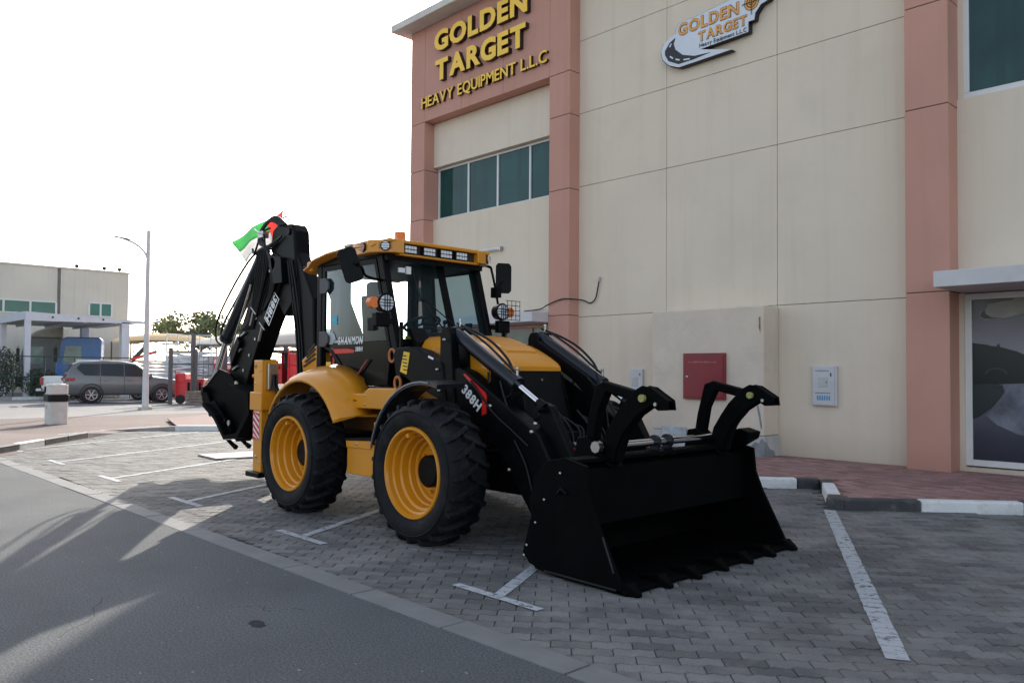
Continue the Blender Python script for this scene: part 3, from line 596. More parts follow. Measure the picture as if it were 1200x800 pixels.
# doors
def door_outline(ins=0): return [(-8.27+ins,2.69-ins),(-7.19-ins*.6,2.69-ins),(-6.90-ins,1.72),(-6.96-ins,1.36+ins),(-7.66+ins*.3,1.34+ins),(-7.90+ins,1.55+ins*.5),(-8.10+ins,1.72+ins*.5),(-8.27+ins,1.78+ins*.3)]
def mk_door(y,side):
    o=door_outline(0); i_=door_outline(.05); n=len(o); m=MB()
    ya,yb=y-.015,y+.015
    vs=[(x,ya,z) for x,z in o]+[(x,ya,z) for x,z in i_]+[(x,yb,z) for x,z in o]+[(x,yb,z) for x,z in i_]; fs=[]
    for k in range(n):
        j=(k+1)%n; fs+= [(k,j,n+j,n+k),(2*n+k,3*n+k,3*n+j,2*n+j),(k,2*n+k,2*n+j,j),(n+k,n+j,3*n+j,3*n+k)]
    m.add(vs,fs); d=P(m,'door',BLK)
    P(MB().add([(-8.22,y,2.64),(-7.22,y,2.64),(-6.99,y,1.82),(-8.22,y,1.82)],[(0,1,2,3)]),'door_glass',GLS,d)
    P(MB().pr([(-8.22,1.815),(-6.99,1.815),(-6.95,1.72),(-7.01,1.41),(-7.64,1.39),(-7.88,1.59),(-8.05,1.75),(-8.22,1.79)],y-.004,y+.004),'lower_door_glass',GLD,d)
    for z in (2.47,1.86): P(MB().pr([(-8.30,z+.09),(-8.17,z+.09),(-8.10,z+.04),(-8.10,z-.04),(-8.17,z-.09),(-8.30,z-.09)],y-.04 if side<0 else y+.015,y-.015 if side<0 else y+.04),'hinge',M('dark grey hinge',(.045,.04,.05),.5),d,bevel=.01)
    P(BX(-7.32,-7.19,y-.03 if side<0 else y+.015,y-.015 if side<0 else y+.03,1.93,2.07),'handle',BLK,d,bevel=.01)
    P(MB().curve([(-8.12,y+.03,2.55),(-8.12,y+.03,2.66),(-8.0,y+.03,2.68),(-7.9,y+.03,2.67)],.008,6),'inner_rail',HOSE,d)
    P(MB().tube([(-7.30,y-.03*side*-1,1.62),(-7.5,y-.03*side*-1,1.45)],.012,6),'inner_bar',M('door bar red',(.25,.05,.04),.5),d)
    return d
d1=mk_door(4.845,-1); d2=mk_door(6.155,1)
lettering('SHANMON',(-7.93,4.838,1.795),(1,0,0),(0,0,1),(0,-1,0),.50,.085,.002,WHT,d1,.02,'decal_letter',shear=.25)
lettering('388H',(-7.58,4.838,1.715),(1,0,0),(0,0,1),(0,-1,0),.15,.05,.002,WHT,d1,.02,'decal_letter',shear=.25)
P(MB().pr([(-8.10,1.745),(-7.72,1.745),(-7.6,1.73),(-7.6,1.70),(-8.10,1.69)],4.836,4.838),'red_stripe',RED,d1)
P(MB().pr([(-8.12,1.80),(-8.05,1.80),(-8.02,1.84),(-7.98,1.85),(-8.0,1.90),(-8.06,1.95),(-8.11,1.92),(-8.13,1.87)],4.836,4.838),'horse_head_decal',M('grey decal',(.4,.42,.44),.5),d1)
P(BX(-8.06,-7.96,4.839,4.841,2.02,2.12),'blue_sticker',M('cyan sticker',(.05,.4,.55),.5,var=.3,vs=30),d1)
# cab interior
st_=P(MB().box(-8.05,-7.55,5.25,5.75,1.62,1.76),'seat',M('black seat cloth',(.02,.02,.022),.85),cab,bevel=.04)
P(MB().pr([(-8.1,1.7),(-7.95,1.72),(-8.08,2.38),(-8.18,2.40)],5.27,5.73),'seat_back',M('black seat cloth',(.02,.02,.022),.85),st_,bevel=.04)
P(BX(-7.95,-7.65,5.35,5.65,1.28,1.62),'seat_base',DRK,st_)
P(MB().box(-8.2,-8.02,5.36,5.64,2.36,2.56),'headrest',M('black seat cloth',(.02,.02,.022),.85),st_,bevel=.04)
P(MB().bar((-8.29,4.95,2.62),(-8.29,5.30,1.85),.05,.22,up=(0,1,0)),'rear_inner_trim',M('grey cab trim',(.10,.13,.15),.6),cab)
P(MB().box(-8.28,-8.1,4.93,5.12,1.85,2.6),'rear_pillar_trim',M('grey cab trim',(.10,.13,.15),.6),cab,bevel=.03)
P(MB().box(-7.75,-7.6,5.9,6.0,1.86,2.02),'joystick_console',DRK,cab,bevel=.02)
sw_=P(MB().bar((-7.05,5.5,1.3),(-7.22,5.5,1.95),.12,.12,up=(0,1,0)),'steering_column',M('blue grey plastic',(.06,.075,.11),.5),cab,bevel=.02)
sm=MB(); cx0=Vector((-7.26,5.5,2.03)); ax1=Vector((0,1,0)); ax2=Vector((.92,0,.38)).normalized()
sm.tube([cx0+(ax1*math.cos(2*PI*k/24)+ax2*math.sin(2*PI*k/24))*.2 for k in range(25)],.017,8)
for k in range(3): sm.tube([cx0,cx0+(ax1*math.cos(2*PI*k/3)+ax2*math.sin(2*PI*k/3))*.2],.014,6)
P(sm,'steering_wheel',HOSE,cab)
P(MB().box(-7.02,-6.86,5.25,5.75,1.55,1.92),'dashboard',HOSE,cab,bevel=.03)
P(MB().box(-7.9,-7.3,5.85,6.08,1.3,1.85),'control_console',DRK,cab,bevel=.03)
for yy in (5.9,6.0): P(MB().tube([(-7.4,yy,1.85),(-7.36,yy,2.05)],.012,6).ball((-7.35,yy,2.07),.03),'control_lever',HOSE,cab)
P(BX(-6.93,-6.91,5.03,5.12,1.83,1.87),'small_sticker',YDC,cab)
P(MB().bar((-7.93,6.08,2.70),(-7.80,6.08,1.35),.06,.20,up=(1,0,0)),'inner_post',BLK,cab)
P(BX(-7.06,-7.04,5.02,5.10,2.55,2.60),'paper_label',WHT,cab); P(BX(-7.06,-7.04,5.12,5.18,2.54,2.62),'paper_label',WHT,cab)
wp=P(MB().tube([(-6.86,5.52,1.93),(-7.0,5.28,2.28),(-7.08,5.22,2.62)],.009,6).tube([(-6.98,5.36,2.25),(-6.86,5.74,1.95)],.007,6).ball((-6.98,5.31,2.28),.03,6),'wiper',HOSE,cab)
# roof
def rf(x):  # roof top height along X
    return 2.875 if x>-7.7 else 2.875-.14*((-7.7-x)/.9)**2
secs=[]
for x in (-8.62,-8.6,-8.5,-8.3,-8.0,-7.7,-7.4,-7.2,-7.08,-7.04):
    hz=rf(x); w_=.80 if x>-8.5 else .74; e=.04 if x in(-8.62,-7.04) else 0
    th=.085 if x<-7.3 else .10; zb=hz-th
    secs.append([(x,5.5-w_+e,zb+.02),(x,5.5-w_-.0+e*.5,hz-.05),(x,5.5-w_+.06+e,hz-.01-e*.4),(x,5.5-.3,hz+.025-e),(x,5.5+.3,hz+.025-e),(x,5.5+w_-.06-e,hz-.01-e*.4),(x,5.5+w_-e*.5,hz-.05),(x,5.5+w_-e,zb+.02),(x,5.5+w_-.10,zb),(x,5.5-w_+.10,zb)])
roof=P(MB().loft(secs,smooth=False),'roof',YEL,cab,bevel=.012)
P(MB().pr([(-8.60,2.74),(-8.54,2.66),(-8.48,2.66),(-8.42,2.78),(-8.58,2.78)],4.80,6.20),'rear_roof_lip',YEL,roof,bevel=.015)
P(MB().pr([(-8.45,2.66),(-7.3,2.75),(-7.0,2.72),(-7.0,2.66),(-7.3,2.66),(-8.4,2.64)],4.84,6.16),'roof_lining',BLK,roof)
# visor: side cheeks with chamfered corners + dark front recess
vis=MB().pr([(-7.45,4.72),(-7.14,4.69),(-7.02,4.74),(-6.92,4.86),(-6.90,4.99),(-7.2,4.99),(-7.45,4.80)],2.73,2.865,'z')
P(vis,'visor_corner',YEL,roof,bevel=.01); P(vis.mir(),'visor_corner',YEL,roof,bevel=.01)
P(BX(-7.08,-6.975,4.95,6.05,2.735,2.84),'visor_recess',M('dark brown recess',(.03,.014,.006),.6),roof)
P(BX(-7.1,-6.915,4.80,6.20,2.838,2.878),'visor_brow',YEL,roof,bevel=.012); P(BX(-7.1,-6.93,4.95,6.05,2.712,2.735),'visor_sill',YEL,roof,bevel=.006)
for y in (5.09,5.34,5.57,5.79):
    l_=P(BX(-6.975,-6.925,y-.085,y+.085,2.742,2.832),'work_light',HOSE,roof,bevel=.008)
    for i in range(4):
        for j in range(2): P(BX(-6.925,-6.918,y-.075+i*.038,y-.045+i*.038,2.748+j*.041,2.779+j*.041),'led_cell',LEN,l_)
def disc(c,n_,r,mat,name,parent,t=.02):
    c=Vector(c); n_=Vector(n_).normalized(); return P(MB().tube([c,c+n_*t],r,20,smooth=False),name,mat,parent,bevel=.004)
ch=Vector((1,-1,0)).normalized()
def roundlamp(c,n_,mat,parent=roof):
    h=disc(c,n_,.052,HOSE,'lamp_ring',parent,.012); c2=Vector(c)+Vector(n_).normalized()*.012
    disc(c2,n_,.042,mat,'lamp_lens',h,.006)
    a=Vector(n_).cross(Vector((0,0,1))).normalized()
    for k in (-1,0,1): P(MB().tube([c2+Vector(n_).normalized()*.02-a*.07+Vector((0,0,.025*k)),c2+Vector(n_).normalized()*.02+a*.07+Vector((0,0,.025*k))],.003,5),'lamp_guard',BLK,h)
roundlamp((-7.22,4.695,2.797),(-.1,-1,0),RLN); roundlamp((-6.965,4.795,2.797),(1.2,-1,0),LEN); roundlamp((-6.965,6.205,2.797),(1.2,1,0),LEN); roundlamp((-7.18,6.301,2.79),(0,1,0),RLN)
roundlamp((-8.64,4.86,2.70),(-1,-.3,0),LEN)
P(MB().lathe([(.001,.16),(.058,.16),(.062,.15),(.064,.03),(.07,.03),(.07,0),(.001,0)],(-7.42,5.3,2.895),'z',20),'beacon',OLN,roof)
P(MB().tube([Vector((-7.3,4.83,2.96))+Vector((math.cos(t),0,math.sin(t)))*.028 for t in [2*PI*k/12 for k in range(13)]],.007,6),'lifting_eye',STEEL,roof)
P(BX(-7.62,-7.5,4.70,4.80,2.835,2.87),'roof_clip',STEEL,roof,bevel=.01)
# mirrors and head lamps on both sides
def mirror(s):
    y=lambda d:5.5+s*d
    m=MB(); 
    prof=[(-.098,.14),(-.07,.18),(.07,.18),(.098,.14),(.098,-.15),(.065,-.185),(-.065,-.185),(-.098,-.15)]
    nd=Vector((.72,-.70*1,0)).normalized() if s<0 else Vector((.9,-.45,0)).normalized(); rt=Vector((-nd.y,nd.x,0)); up=Vector((0,0,1))
    if s<0: up=(up-rt*.33).normalized(); 
    if s<0: rt=(rt+Vector((0,0,1))*.33).normalized()
    c=Vector((-7.07,y(1.06),2.575 if s<0 else 2.62))
    return m.loft([[c+nd*o+rt*(a*sc)+up*(b*sc) for a,b in prof] for o,sc in ((-.045,.7),(-.03,.95),(0,1),(.012,.97))],smooth=False)
mn=P(mirror(-1),'mirror',BLK,bevel=.01); mf=P(mirror(1),'mirror',BLK,bevel=.01)
P(MB().curve([(-7.08,4.84,2.45),(-7.02,4.6,2.47),(-6.98,4.52,2.55),(-7.05,4.46,2.6)],.014,6).ball((-7.0,4.47,2.59),.035,6),'mirror_arm',BLK,mn)
P(MB().curve([(-7.1,6.12,2.74),(-7.1,6.35,2.74),(-7.12,6.42,2.68),(-7.08,6.46,2.4),(-6.95,6.44,1.95),(-6.9,6.42,1.75)],.016,6).curve([(-7.08,6.46,2.45),(-7.08,6.5,2.5),(-7.07,6.52,2.56),(-7.07,6.56,2.58)],.012,6).box(-7.14,-7.04,6.42,6.50,2.38,2.5),'mirror_arm',BLK,mf)
def headlamp(s):
    y=lambda d:5.5+s*d
    c=Vector((-6.80,y(.80),2.19)); n_=Vector((1,0,0))
    h=P(MB().tube([c+Vector((-.10,0,0)),c+Vector((-.05,0,0)),c],.085,20,r2=.10,smooth=True),'head_lamp',BLK)
    P(MB().tube([c,c+Vector((.012,0,0))],.08,20,smooth=False),'lens',LEN,h)
    for k in (-1,0,1): P(BX(c.x+.013,c.x+.018,c.y-.085,c.y+.085,c.z+k*.03-.004,c.z+k*.03+.004),'lamp_guard',BLK,h); P(BX(c.x+.0185,c.x+.022,c.y+k*.03-.004,c.y+k*.03+.004,c.z-.085,c.z+.085),'lamp_guard',BLK,h)
    d_=Vector((0,s*.135,0)); P(MB().tube([c+d_+Vector((-.08,0,0)),c+d_+Vector((-.01,0,0))],.058,16,smooth=False),'indicator',OLN,h,bevel=.01)
    P(BX(c.x-.08,c.x,min(c.y-.05,c.y+s*.12),max(c.y+.05,c.y+s*.12),c.z-.24,c.z-.10),'lamp_bracket',BLK,h,bevel=.01)
    g=MB()
    for k in range(5): g.tube([c+Vector((.03,s*.02,.13-.055*k)),c+Vector((.03,s*.25,.13-.055*k))],.004,5)
    for k in range(4): g.tube([c+Vector((.03,s*(.05+.065*k),.13)),c+Vector((.03,s*(.05+.065*k),-.09))],.004,5)
    if s>0: P(g,'lamp_cage',BLK,h)
    P(MB().bar((c.x-.05,5.5+s*.66,c.z-.18),(c.x-.05,c.y+s*.05,c.z-.18),.04,.05),'lamp_arm',BLK,h)
headlamp(-1); headlamp(1)
P(MB().tube([(-6.86,6.42,1.5),(-6.93,6.44,2.0)],.02,8),'far_grab_pole',BLK)
P(MB().bar((-6.72,4.83,2.0),(-6.72,4.83,1.38),.03,.03,up=(1,0,0)),'grab_rail',BLK)
# louvred yellow body corner behind the cab
lv=P(MB().pr([(-8.78,1.62),(-8.36,1.84),(-8.36,1.52),(-8.74,1.46)],4.86,5.0),'rear_body_corner',YEL,bevel=.008)
for k in range(4):
    z=1.60+.055*k; P(MB().bar((-8.72+.035*k,4.852,z-.05),(-8.46,4.852,z+.045),.012,.022),'louvre',M('dark louvre',(.03,.015,.006),.6),lv)
# fenders
def fender_rear():
    secs=[]
    for k in range(14):
        a=R(151-9.4*k); ri,ro=.80,.99
        xi,zi=-7.93+ri*math.cos(a),.62+ri*math.sin(a)*.99; xo,zo=-7.93+ro*math.cos(a)*.97,.62+ro*math.sin(a)*.965
        ye=4.36; yi=4.84
        if k<3: xo,zo=xi+(xo-xi)*(.45+.18*k),zi+(zo-zi)*(.45+.18*k)
        if k>10: q_=(k-10)*.13; xo,zo=xo+(xi-xo)*q_,zo+(zi-zo)*q_
        secs.append([(xi,ye,zi-.03),(xi,ye,zi),(xi+(xo-xi)*.30,ye+.07,zi+(zo-zi)*.40),(xi+(xo-xi)*.74,ye+.28,zi+(zo-zi)*.84),(xo,yi,zo),(xo,yi,zo-.03),(xi+(xo-xi)*.6,yi-.22,zi+(zo-zi)*.6),(xi,ye+.02,zi-.03)])
    m=MB().loft(secs,smooth=True); return m
both(fender_rear,'rear_fender',YEL)
def fender_front():
    secs=[]
    for k in range(12):
        a=R(166-8.4*k); r1,r2_=.765,.80
        secs.append([(-5.72+r1*math.cos(a),4.33,.62+r1*math.sin(a)),(-5.72+r2_*math.cos(a),4.33,.62+r2_*math.sin(a)),(-5.72+r2_*math.cos(a),4.64,.63+r2_*math.sin(a)),(-5.72+r1*math.cos(a),4.64,.63+r1*math.sin(a))])
    return MB().loft(secs,smooth=False)
FB=M('satin black fender',(.012,.013,.016),.3,coat=.4)
both(fender_front,'front_fender',FB)
def fender_edge():
    return MB().tube([(-5.72+.785*math.cos(R(168-8.6*k)),4.325,.62+.785*math.sin(R(168-8.6*k))) for k in range(11)],.009,6)
both(fender_edge,'fender_edge_highlight',M('pale edge highlight',(.16,.17,.19),.35))  # pale colour along the fender rim stands in for the sky's highlight
def skirt(): return MB().pr([(-7.64,1.27),(-7.1,1.27),(-6.98,1.33),(-6.5,1.335),(-6.55,1.2),(-6.75,1.12),(-7.64,1.115)],4.62,4.84)
a_,b_=both(skirt,'floor_skirt',YEL,bevel=.012); P(BX(-7.5,-7.2,4.615,4.622,1.19,1.2),'pressed_slot',DRK,a_)
P(BX(-7.02,-6.99,4.835,4.842,1.13,1.30),'panel_gap',DRK); 
for x,z in ((-7.58,1.16),(-7.58,1.24),(-7.05,1.16),(-7.05,1.25)): P(MB().lathe([(.001,-.008),(.009,-.008),(.011,0)],(x,4.62,z),n=8),'bolt',STEEL,a_)
for x,z in ((-9.02,1.50),(-9.13,1.35),(-9.02,.42)): P(MB().lathe([(.001,-.008),(.011,-.008),(.013,0)],(x,4.45,z),n=8),'bolt',STEEL)
P(BX(-8.12,-8.02,4.80,4.803,1.56,1.60),'small_sticker',YDC)
# hood and nose
hs_=[]
for x,zt,w_,zb in ((-6.76,1.87,.48,1.50),(-6.5,1.875,.48,1.50),(-6.25,1.865,.48,1.50),(-6.05,1.835,.475,1.50),(-5.88,1.79,.465,1.50),(-5.74,1.735,.45,1.50),(-5.62,1.675,.43,1.50),(-5.53,1.625,.40,1.505),(-5.48,1.585,.37,1.51),(-5.455,1.555,.34,1.515)):
    q=[(x,5.5-w_,zb)]
    for k in range(13):
        a=PI-PI*k/12; ca,sa_=math.cos(a),math.sin(a); e=.42
        q.append((x,5.5+w_*math.copysign(abs(ca)**e,ca),zb+.02+(zt-zb-.02)*abs(sa_)**.55))
    q.append((x,5.5+w_,zb)); hs_.append(q)
hood=P(MB().loft(hs_,smooth=True),'hood',YEL)
P(MB().loft([[(x,5.5-w_,z-.05),(x,5.5-w_+.05,z),(x,5.5+w_-.05,z),(x,5.5+w_,z-.05)] for x,z,w_ in ((-6.5,1.885,.24),(-6.25,1.875,.27),(-6.05,1.852,.27),(-5.9,1.81,.27),(-5.75,1.755,.26),(-5.66,1.71,.24))],smooth=False),'hood_bulge',YEL,hood,bevel=.015)
P(BX(-6.72,-5.62,5.03,5.06,1.10,1.53),'side_panel',YEL); P(BX(-6.72,-5.62,5.94,5.97,1.10,1.53),'side_panel',YEL)
GRL=M('black grille mesh',(.003,.0031,.0035),.6,spec=.2,bump=.8,bs=120)
gr=P(MB().loft([[(-5.8,5.12-f_,z),(x,5.14-f_,z),(x,5.86+f_,z),(-5.8,5.88+f_,z)] for x,z,f_ in ((-5.465,1.52,0),(-5.455,1.46,0),(-5.40,1.15,.03),(-5.33,.84,.06))],smooth=False),'radiator_panel',GRL,bevel=.015)
for y,f_ in ((5.15,-1),(5.85,1)): P(MB().bar((-5.455,y,1.48),(-5.325,y+f_*.06,.86),.02,.016,up=(1,0,0)),'panel_edge',BLK,gr)
P(MB().tube([(-5.455,5.56,1.43),(-5.435,5.56,1.43)],.012,8,smooth=False),'bolt',STEEL,gr)
for k in range(4): P(MB().box(-5.375+.02*k,-5.36+.02*k,5.2,5.8,1.06-.06*k,1.068-.06*k),'panel_seam',BLK,gr)
P(BX(-6.7,-5.6,5.06,5.94,.8,1.5),'engine_bay',DRK)
# ---------------- loader
AY=.57
def near(y): return 5.5-y
def tower(): return MB().pr([(-6.05,1.86),(-6.02,1.91),(-5.94,1.92),(-5.90,1.86),(-5.84,1.2),(-6.02,1.15),(-6.06,1.3)],4.80,4.90).pr([(-6.05,1.86),(-6.02,1.91),(-5.94,1.92),(-5.90,1.86),(-5.84,1.2),(-6.02,1.15),(-6.06,1.3)],5.0,5.03)
both(tower,'loader_tower',BLK,bevel=.008)
def cover(): return MB().pr([(-6.80,1.66),(-6.74,1.74),(-6.55,1.75),(-6.35,1.71),(-6.0,1.58),(-5.95,1.22),(-6.05,1.24),(-6.40,1.36),(-6.72,1.50)],4.78,4.95)
ca,cb_=both(cover,'arm_pivot_cover',BLK,bevel=.015)
P(MB().pr([(-6.60,1.70),(-6.50,1.685),(-6.55,1.47),(-6.66,1.50)],4.776,4.779),'warning_sticker',YDC,ca)
for k in range(5): P(MB().bar((-6.62+.004*k,4.774,1.66-.035*k),(-6.55+.004*k,4.774,1.652-.035*k),.002,.010),'sticker_mark',HOSE,ca)
P(MB().bar((-6.2,4.776,1.645),(-6.12,4.776,1.62),.003,.02),'white_tag',WHT,ca)
for x,z in ((-6.05,1.52),(-6.02,1.32),(-5.95,1.80)): P(MB().lathe([(.001,-.02),(.012,-.02),(.014,0)],(x,4.775,z),n=8),'bolt',STEEL,ca)
BRZ=M('orange painted lug',(.40,.13,.03),.5)
for x,z in ((-6.83,1.66),(-6.73,1.38)):
    P(MB().tube([(x+.052*math.cos(t),4.80,z+.065*math.sin(t)) for t in [2*PI*k/14 for k in range(15)]],.016,6),'lifting_lug',BRZ)
P(MB().pr([(-6.76,1.48),(-6.35,1.34),(-5.95,1.2),(-6.05,1.16),(-6.45,1.24),(-6.70,1.28)],4.95,5.02),'frame_gusset',M('yellow brown frame',(.30,.12,.02),.5))
# lift arm: lower beam with bend down to the bucket, upper link beam
def arm():
    m=MB().pr([(-6.0,1.50),(-5.80,1.54),(-5.68,1.50),(-5.2,1.24),(-4.75,.98),(-4.52,.62),(-4.35,.30),(-4.45,.16),(-4.72,.16),(-4.95,.45),(-5.15,.72),(-5.45,.98),(-5.95,1.22)],4.82,4.97)
    return m
ar,ar2=both(arm,'lift_arm',BLK,bevel=.015)
def upbeam(): return MB().pr([(-6.0,1.80),(-5.90,1.83),(-5.2,1.46),(-5.10,1.33),(-5.06,1.10),(-5.22,1.16),(-5.26,1.30),(-5.40,1.42),(-5.90,1.70)],4.985,5.04)
both(upbeam,'upper_link',BLK,bevel=.012)
# 388H plate
RS=Vector((.78,0,-.62)).normalized(); US=Vector((.62,0,.78)).normalized()
P(MB().pr([(-5.72,1.475),(-5.70,1.485),(-5.42,1.32),(-5.395,1.29),(-5.40,1.13),(-5.46,1.11),(-5.455,1.28)],4.812,4.818),'red_arrow_decal',RED,ar)
lettering('388H',Vector((-5.745,4.815,1.325)),RS,US,(0,-1,0),.30,.09,.003,WHT,ar,.038,'decal_letter',shear=.1)
for x,z in ((-4.83,1.0),(-5.1,.66),(-5.35,1.2),(-4.78,.52)): P(MB().lathe([(.001,-.02),(.014,-.02),(.018,0)],(x,4.82,z),n=8),'bolt',STEEL,ar)
# lift/tilt cylinders with chromed rods
def cyl(p0,p1,p2,r=.055,name='loader_cylinder',rod=.026,mat=DKB):
    p0,p1,p2=Vector(p0),Vector(p1),Vector(p2); d=(p1-p0).normalized()
    b=P(MB().tube([p0,p1],r,16,smooth=True).tube([p1-d*.05,p1+d*.015],r*1.18,16,smooth=False).ball(p0,r*1.1,10),name,mat)
    P(MB().tube([p1,p2],rod,12),'rod',CHR,b); P(MB().tube([p2-d*.02,p2+d*.07],rod*1.7,10,smooth=False),'rod_eye',BLK,b)
    return b
for s_ in (-1,1):
    y=5.5+s_*.575
    c_=cyl((-5.98,y,1.87),(-5.12,y,1.395),(-4.84,y,1.235),.06)
    yo=y+s_*.03
    P(MB().curve([(-5.95,y,1.96),(-5.80,y,1.90),(-5.5,y,1.74),(-5.25,y,1.57),(-5.14,y,1.50)],.011,6),'hose',HOSE,c_)
    P(MB().curve([(-5.98,y+.05,1.95),(-5.75,y+.05,1.88),(-5.5,y+.05,1.77),(-5.3,y+.05,1.62),(-5.2,y+.02,1.52)],.012,6),'hose',HOSE,c_)
    P(MB().tube([(-5.8,y-.04,1.88),(-5.25,y-.04,1.57)],.008,6),'steel_pipe',STEEL,c_)
    P(MB().tube([(-5.9,y,1.93),(-5.9,y,2.0)],.014,6).tube([(-5.93,y+.03,1.99),(-5.87,y-.03,1.99)],.012,6),'fitting',STEEL,c_)
    P(MB().tube([(-5.12,y,1.46),(-5.12,y,1.52)],.014,6).ball((-5.12,y,1.53),.02,6),'fitting',STEEL,c_)
    P(MB().curve([(-5.5,y,1.5),(-5.48,y,1.32),(-5.35,y,1.25),(-5.2,y,1.3),(-5.16,y,1.38)],.011,6),'hose',HOSE,c_)
    # bell crank and links to the bucket
    bc=P(MB().pr([(-4.86,1.20),(-4.82,1.25),(-4.72,1.22),(-4.60,1.02),(-4.42,.72),(-4.36,.45),(-4.55,.42),(-4.78,.70),(-4.84,1.0)],y+.0,y+.08) if s_<0 else MB().pr([(-4.86,1.20),(-4.82,1.25),(-4.72,1.22),(-4.60,1.02),(-4.42,.72),(-4.36,.45),(-4.55,.42),(-4.78,.70),(-4.84,1.0)],y-.08,y),'bell_crank',BLK,bevel=.012)
    P(MB().tube([(-4.80,y-.09,1.19),(-4.80,y+.12,1.19)],.032,12,smooth=False),'pivot_pin',BLK,bc)
    P(MB().lathe([(.001,-.02),(.014,-.02),(.018,0)],(-4.80,y-.09,1.07),n=8),'bolt',STEEL,bc)
for pts in ([(-5.6,4.80,1.42),(-5.3,4.80,1.15),(-5.05,4.8,1.0),(-4.85,4.80,.88)],[(-5.25,4.84,1.42),(-5.15,4.84,1.2),(-5.0,4.84,1.1),(-4.9,4.84,1.0)],[(-5.02,4.80,.92),(-4.88,4.80,.72),(-4.80,4.80,.5)],
            [(-5.05,5.9,1.5),(-4.95,5.92,1.2),(-4.9,5.92,.9),(-4.85,5.9,.75)],[(-5.2,5.95,1.45),(-5.0,6.0,1.25),(-4.85,6.0,1.0),(-4.8,6.0,.8)],[(-4.85,5.5,.9),(-4.75,5.55,.95),(-4.7,5.7,.8),(-4.6,5.8,.6)],[(-5.0,5.2,1.0),(-4.9,5.15,.9),(-4.8,5.2,.7)]):
    P(MB().curve(pts,.010,6),'hose',HOSE)
for k in range(9):
    y=5.12+.09*k; x=-4.98+.02*math.sin(k*2.1)
    P(MB().curve([(-5.08,y,1.15-.06*(k%3)),(x+.06,y+.02,.98),(x+.1,y+.05*math.sin(k),.80),(x-.02,y+.08,.66)],.012,6),'hose',HOSE)
for y in (4.90,6.10):
    P(MB().bar((-5.35,y,.95),(-4.62,y,.62),.05,.07),'tilt_ram',DKB); P(MB().tube([(-4.72,y,.66),(-4.46,y,.52)],.024,10),'tilt_ram_rod',CHR)
    P(MB().tube([(-5.0,y-.07,1.06),(-5.0,y+.07,1.06)],.03,10,smooth=False),'pivot_pin',STEEL)
P(MB().box(-5.1,-4.95,5.15,5.85,.68,.76),'hose_bracket',BLK,bevel=.01)
P(MB().tube([(-4.75,4.85,.62),(-4.75,6.15,.62)],.06,12),'torque_tube',BLK)
# bucket
Y0,Y1=4.33,6.61
side=[(-4.18,.85),(-4.00,.885),(-3.79,.84),(-3.77,.64),(-3.70,.47),(-3.57,.23),(-3.48,.06),(-3.46,.012),(-4.02,.012),(-4.22,.03),(-4.36,.07),(-4.43,.14),(-4.34,.42),(-4.36,.55),(-4.31,.72)]
bk=P(MB().pr([(-4.30,.55),(-4.26,.80),(-4.22,.80),(-4.24,.55),(-4.30,.40),(-4.36,.16),(-4.30,.06),(-4.0,.03),(-3.5,.028),(-3.5,.004),(-4.02,.004),(-4.32,.03),(-4.41,.13),(-4.34,.42)],Y0+.03,Y1-.03),'bucket',BKT)
for y in (Y0,Y1-.03): 
    sp=P(MB().pr(side,y,y+.03),'side_plate',BKT,bk,bevel=.004)
    if y<5:
        for x,z in ((-4.04,.77),(-4.20,.56),(-4.29,.38),(-4.38,.20),(-4.41,.12)) : P(MB().ball((x,y-.004,z),.012,6),'bolt',STEEL,sp)
        P(MB().tube([(-4.06,y-.01,.62),(-4.02,y-.02,.66),(-3.97,y-.01,.63)],.012,6),'lifting_ring',BLK,sp)
        P(MB().bar((-3.52,y-.002,.03),(-4.2,y-.002,.04),.006,.012),'worn_edge',M('bare worn steel',(.05,.05,.05),.4,.7),sp)
        P(MB().bar((-3.64,y-.003,.37),(-3.54,y-.003,.14),.006,.012),'worn_edge',M('bare worn steel',(.05,.05,.05),.4,.7),sp)
P(MB().pr([(-4.26,.80),(-4.0,.885),(-3.90,.875),(-3.90,.845),(-4.0,.85),(-4.22,.77)],Y0+.03,Y1-.03),'top_lip',BKT,bk,bevel=.006)
P(MB().pr([(-4.02,.85),(-3.90,.80),(-3.86,.40),(-3.90,.40),(-3.96,.78)],Y0+.03,Y1-.03),'clam_shell',BKT,bk)
P(MB().box(-3.62,-3.43,Y0,Y1,.004,.035),'cutting_edge',BKT,bk,bevel=.006)
for i in range(7):
    y=Y0+.06+i*(Y1-Y0-.12)/6
    P(MB().add([(-3.62,y-.045,.06),(-3.62,y+.045,.06),(-3.62,y+.045,.0),(-3.62,y-.045,.0),(-3.45,y-.05,.085),(-3.45,y+.05,.085),(-3.45,y+.05,.003),(-3.45,y-.05,.003),(-3.36,y-.02,.024),(-3.36,y+.02,.024),(-3.36,y+.02,.002),(-3.36,y-.02,.002)],
       [(0,1,5,4),(1,2,6,5),(2,3,7,6),(3,0,4,7),(4,5,9,8),(5,6,10,9),(6,7,11,10),(7,4,8,11),(8,9,10,11),(0,3,2,1)]),'tooth',BKT,bk,bevel=.004)
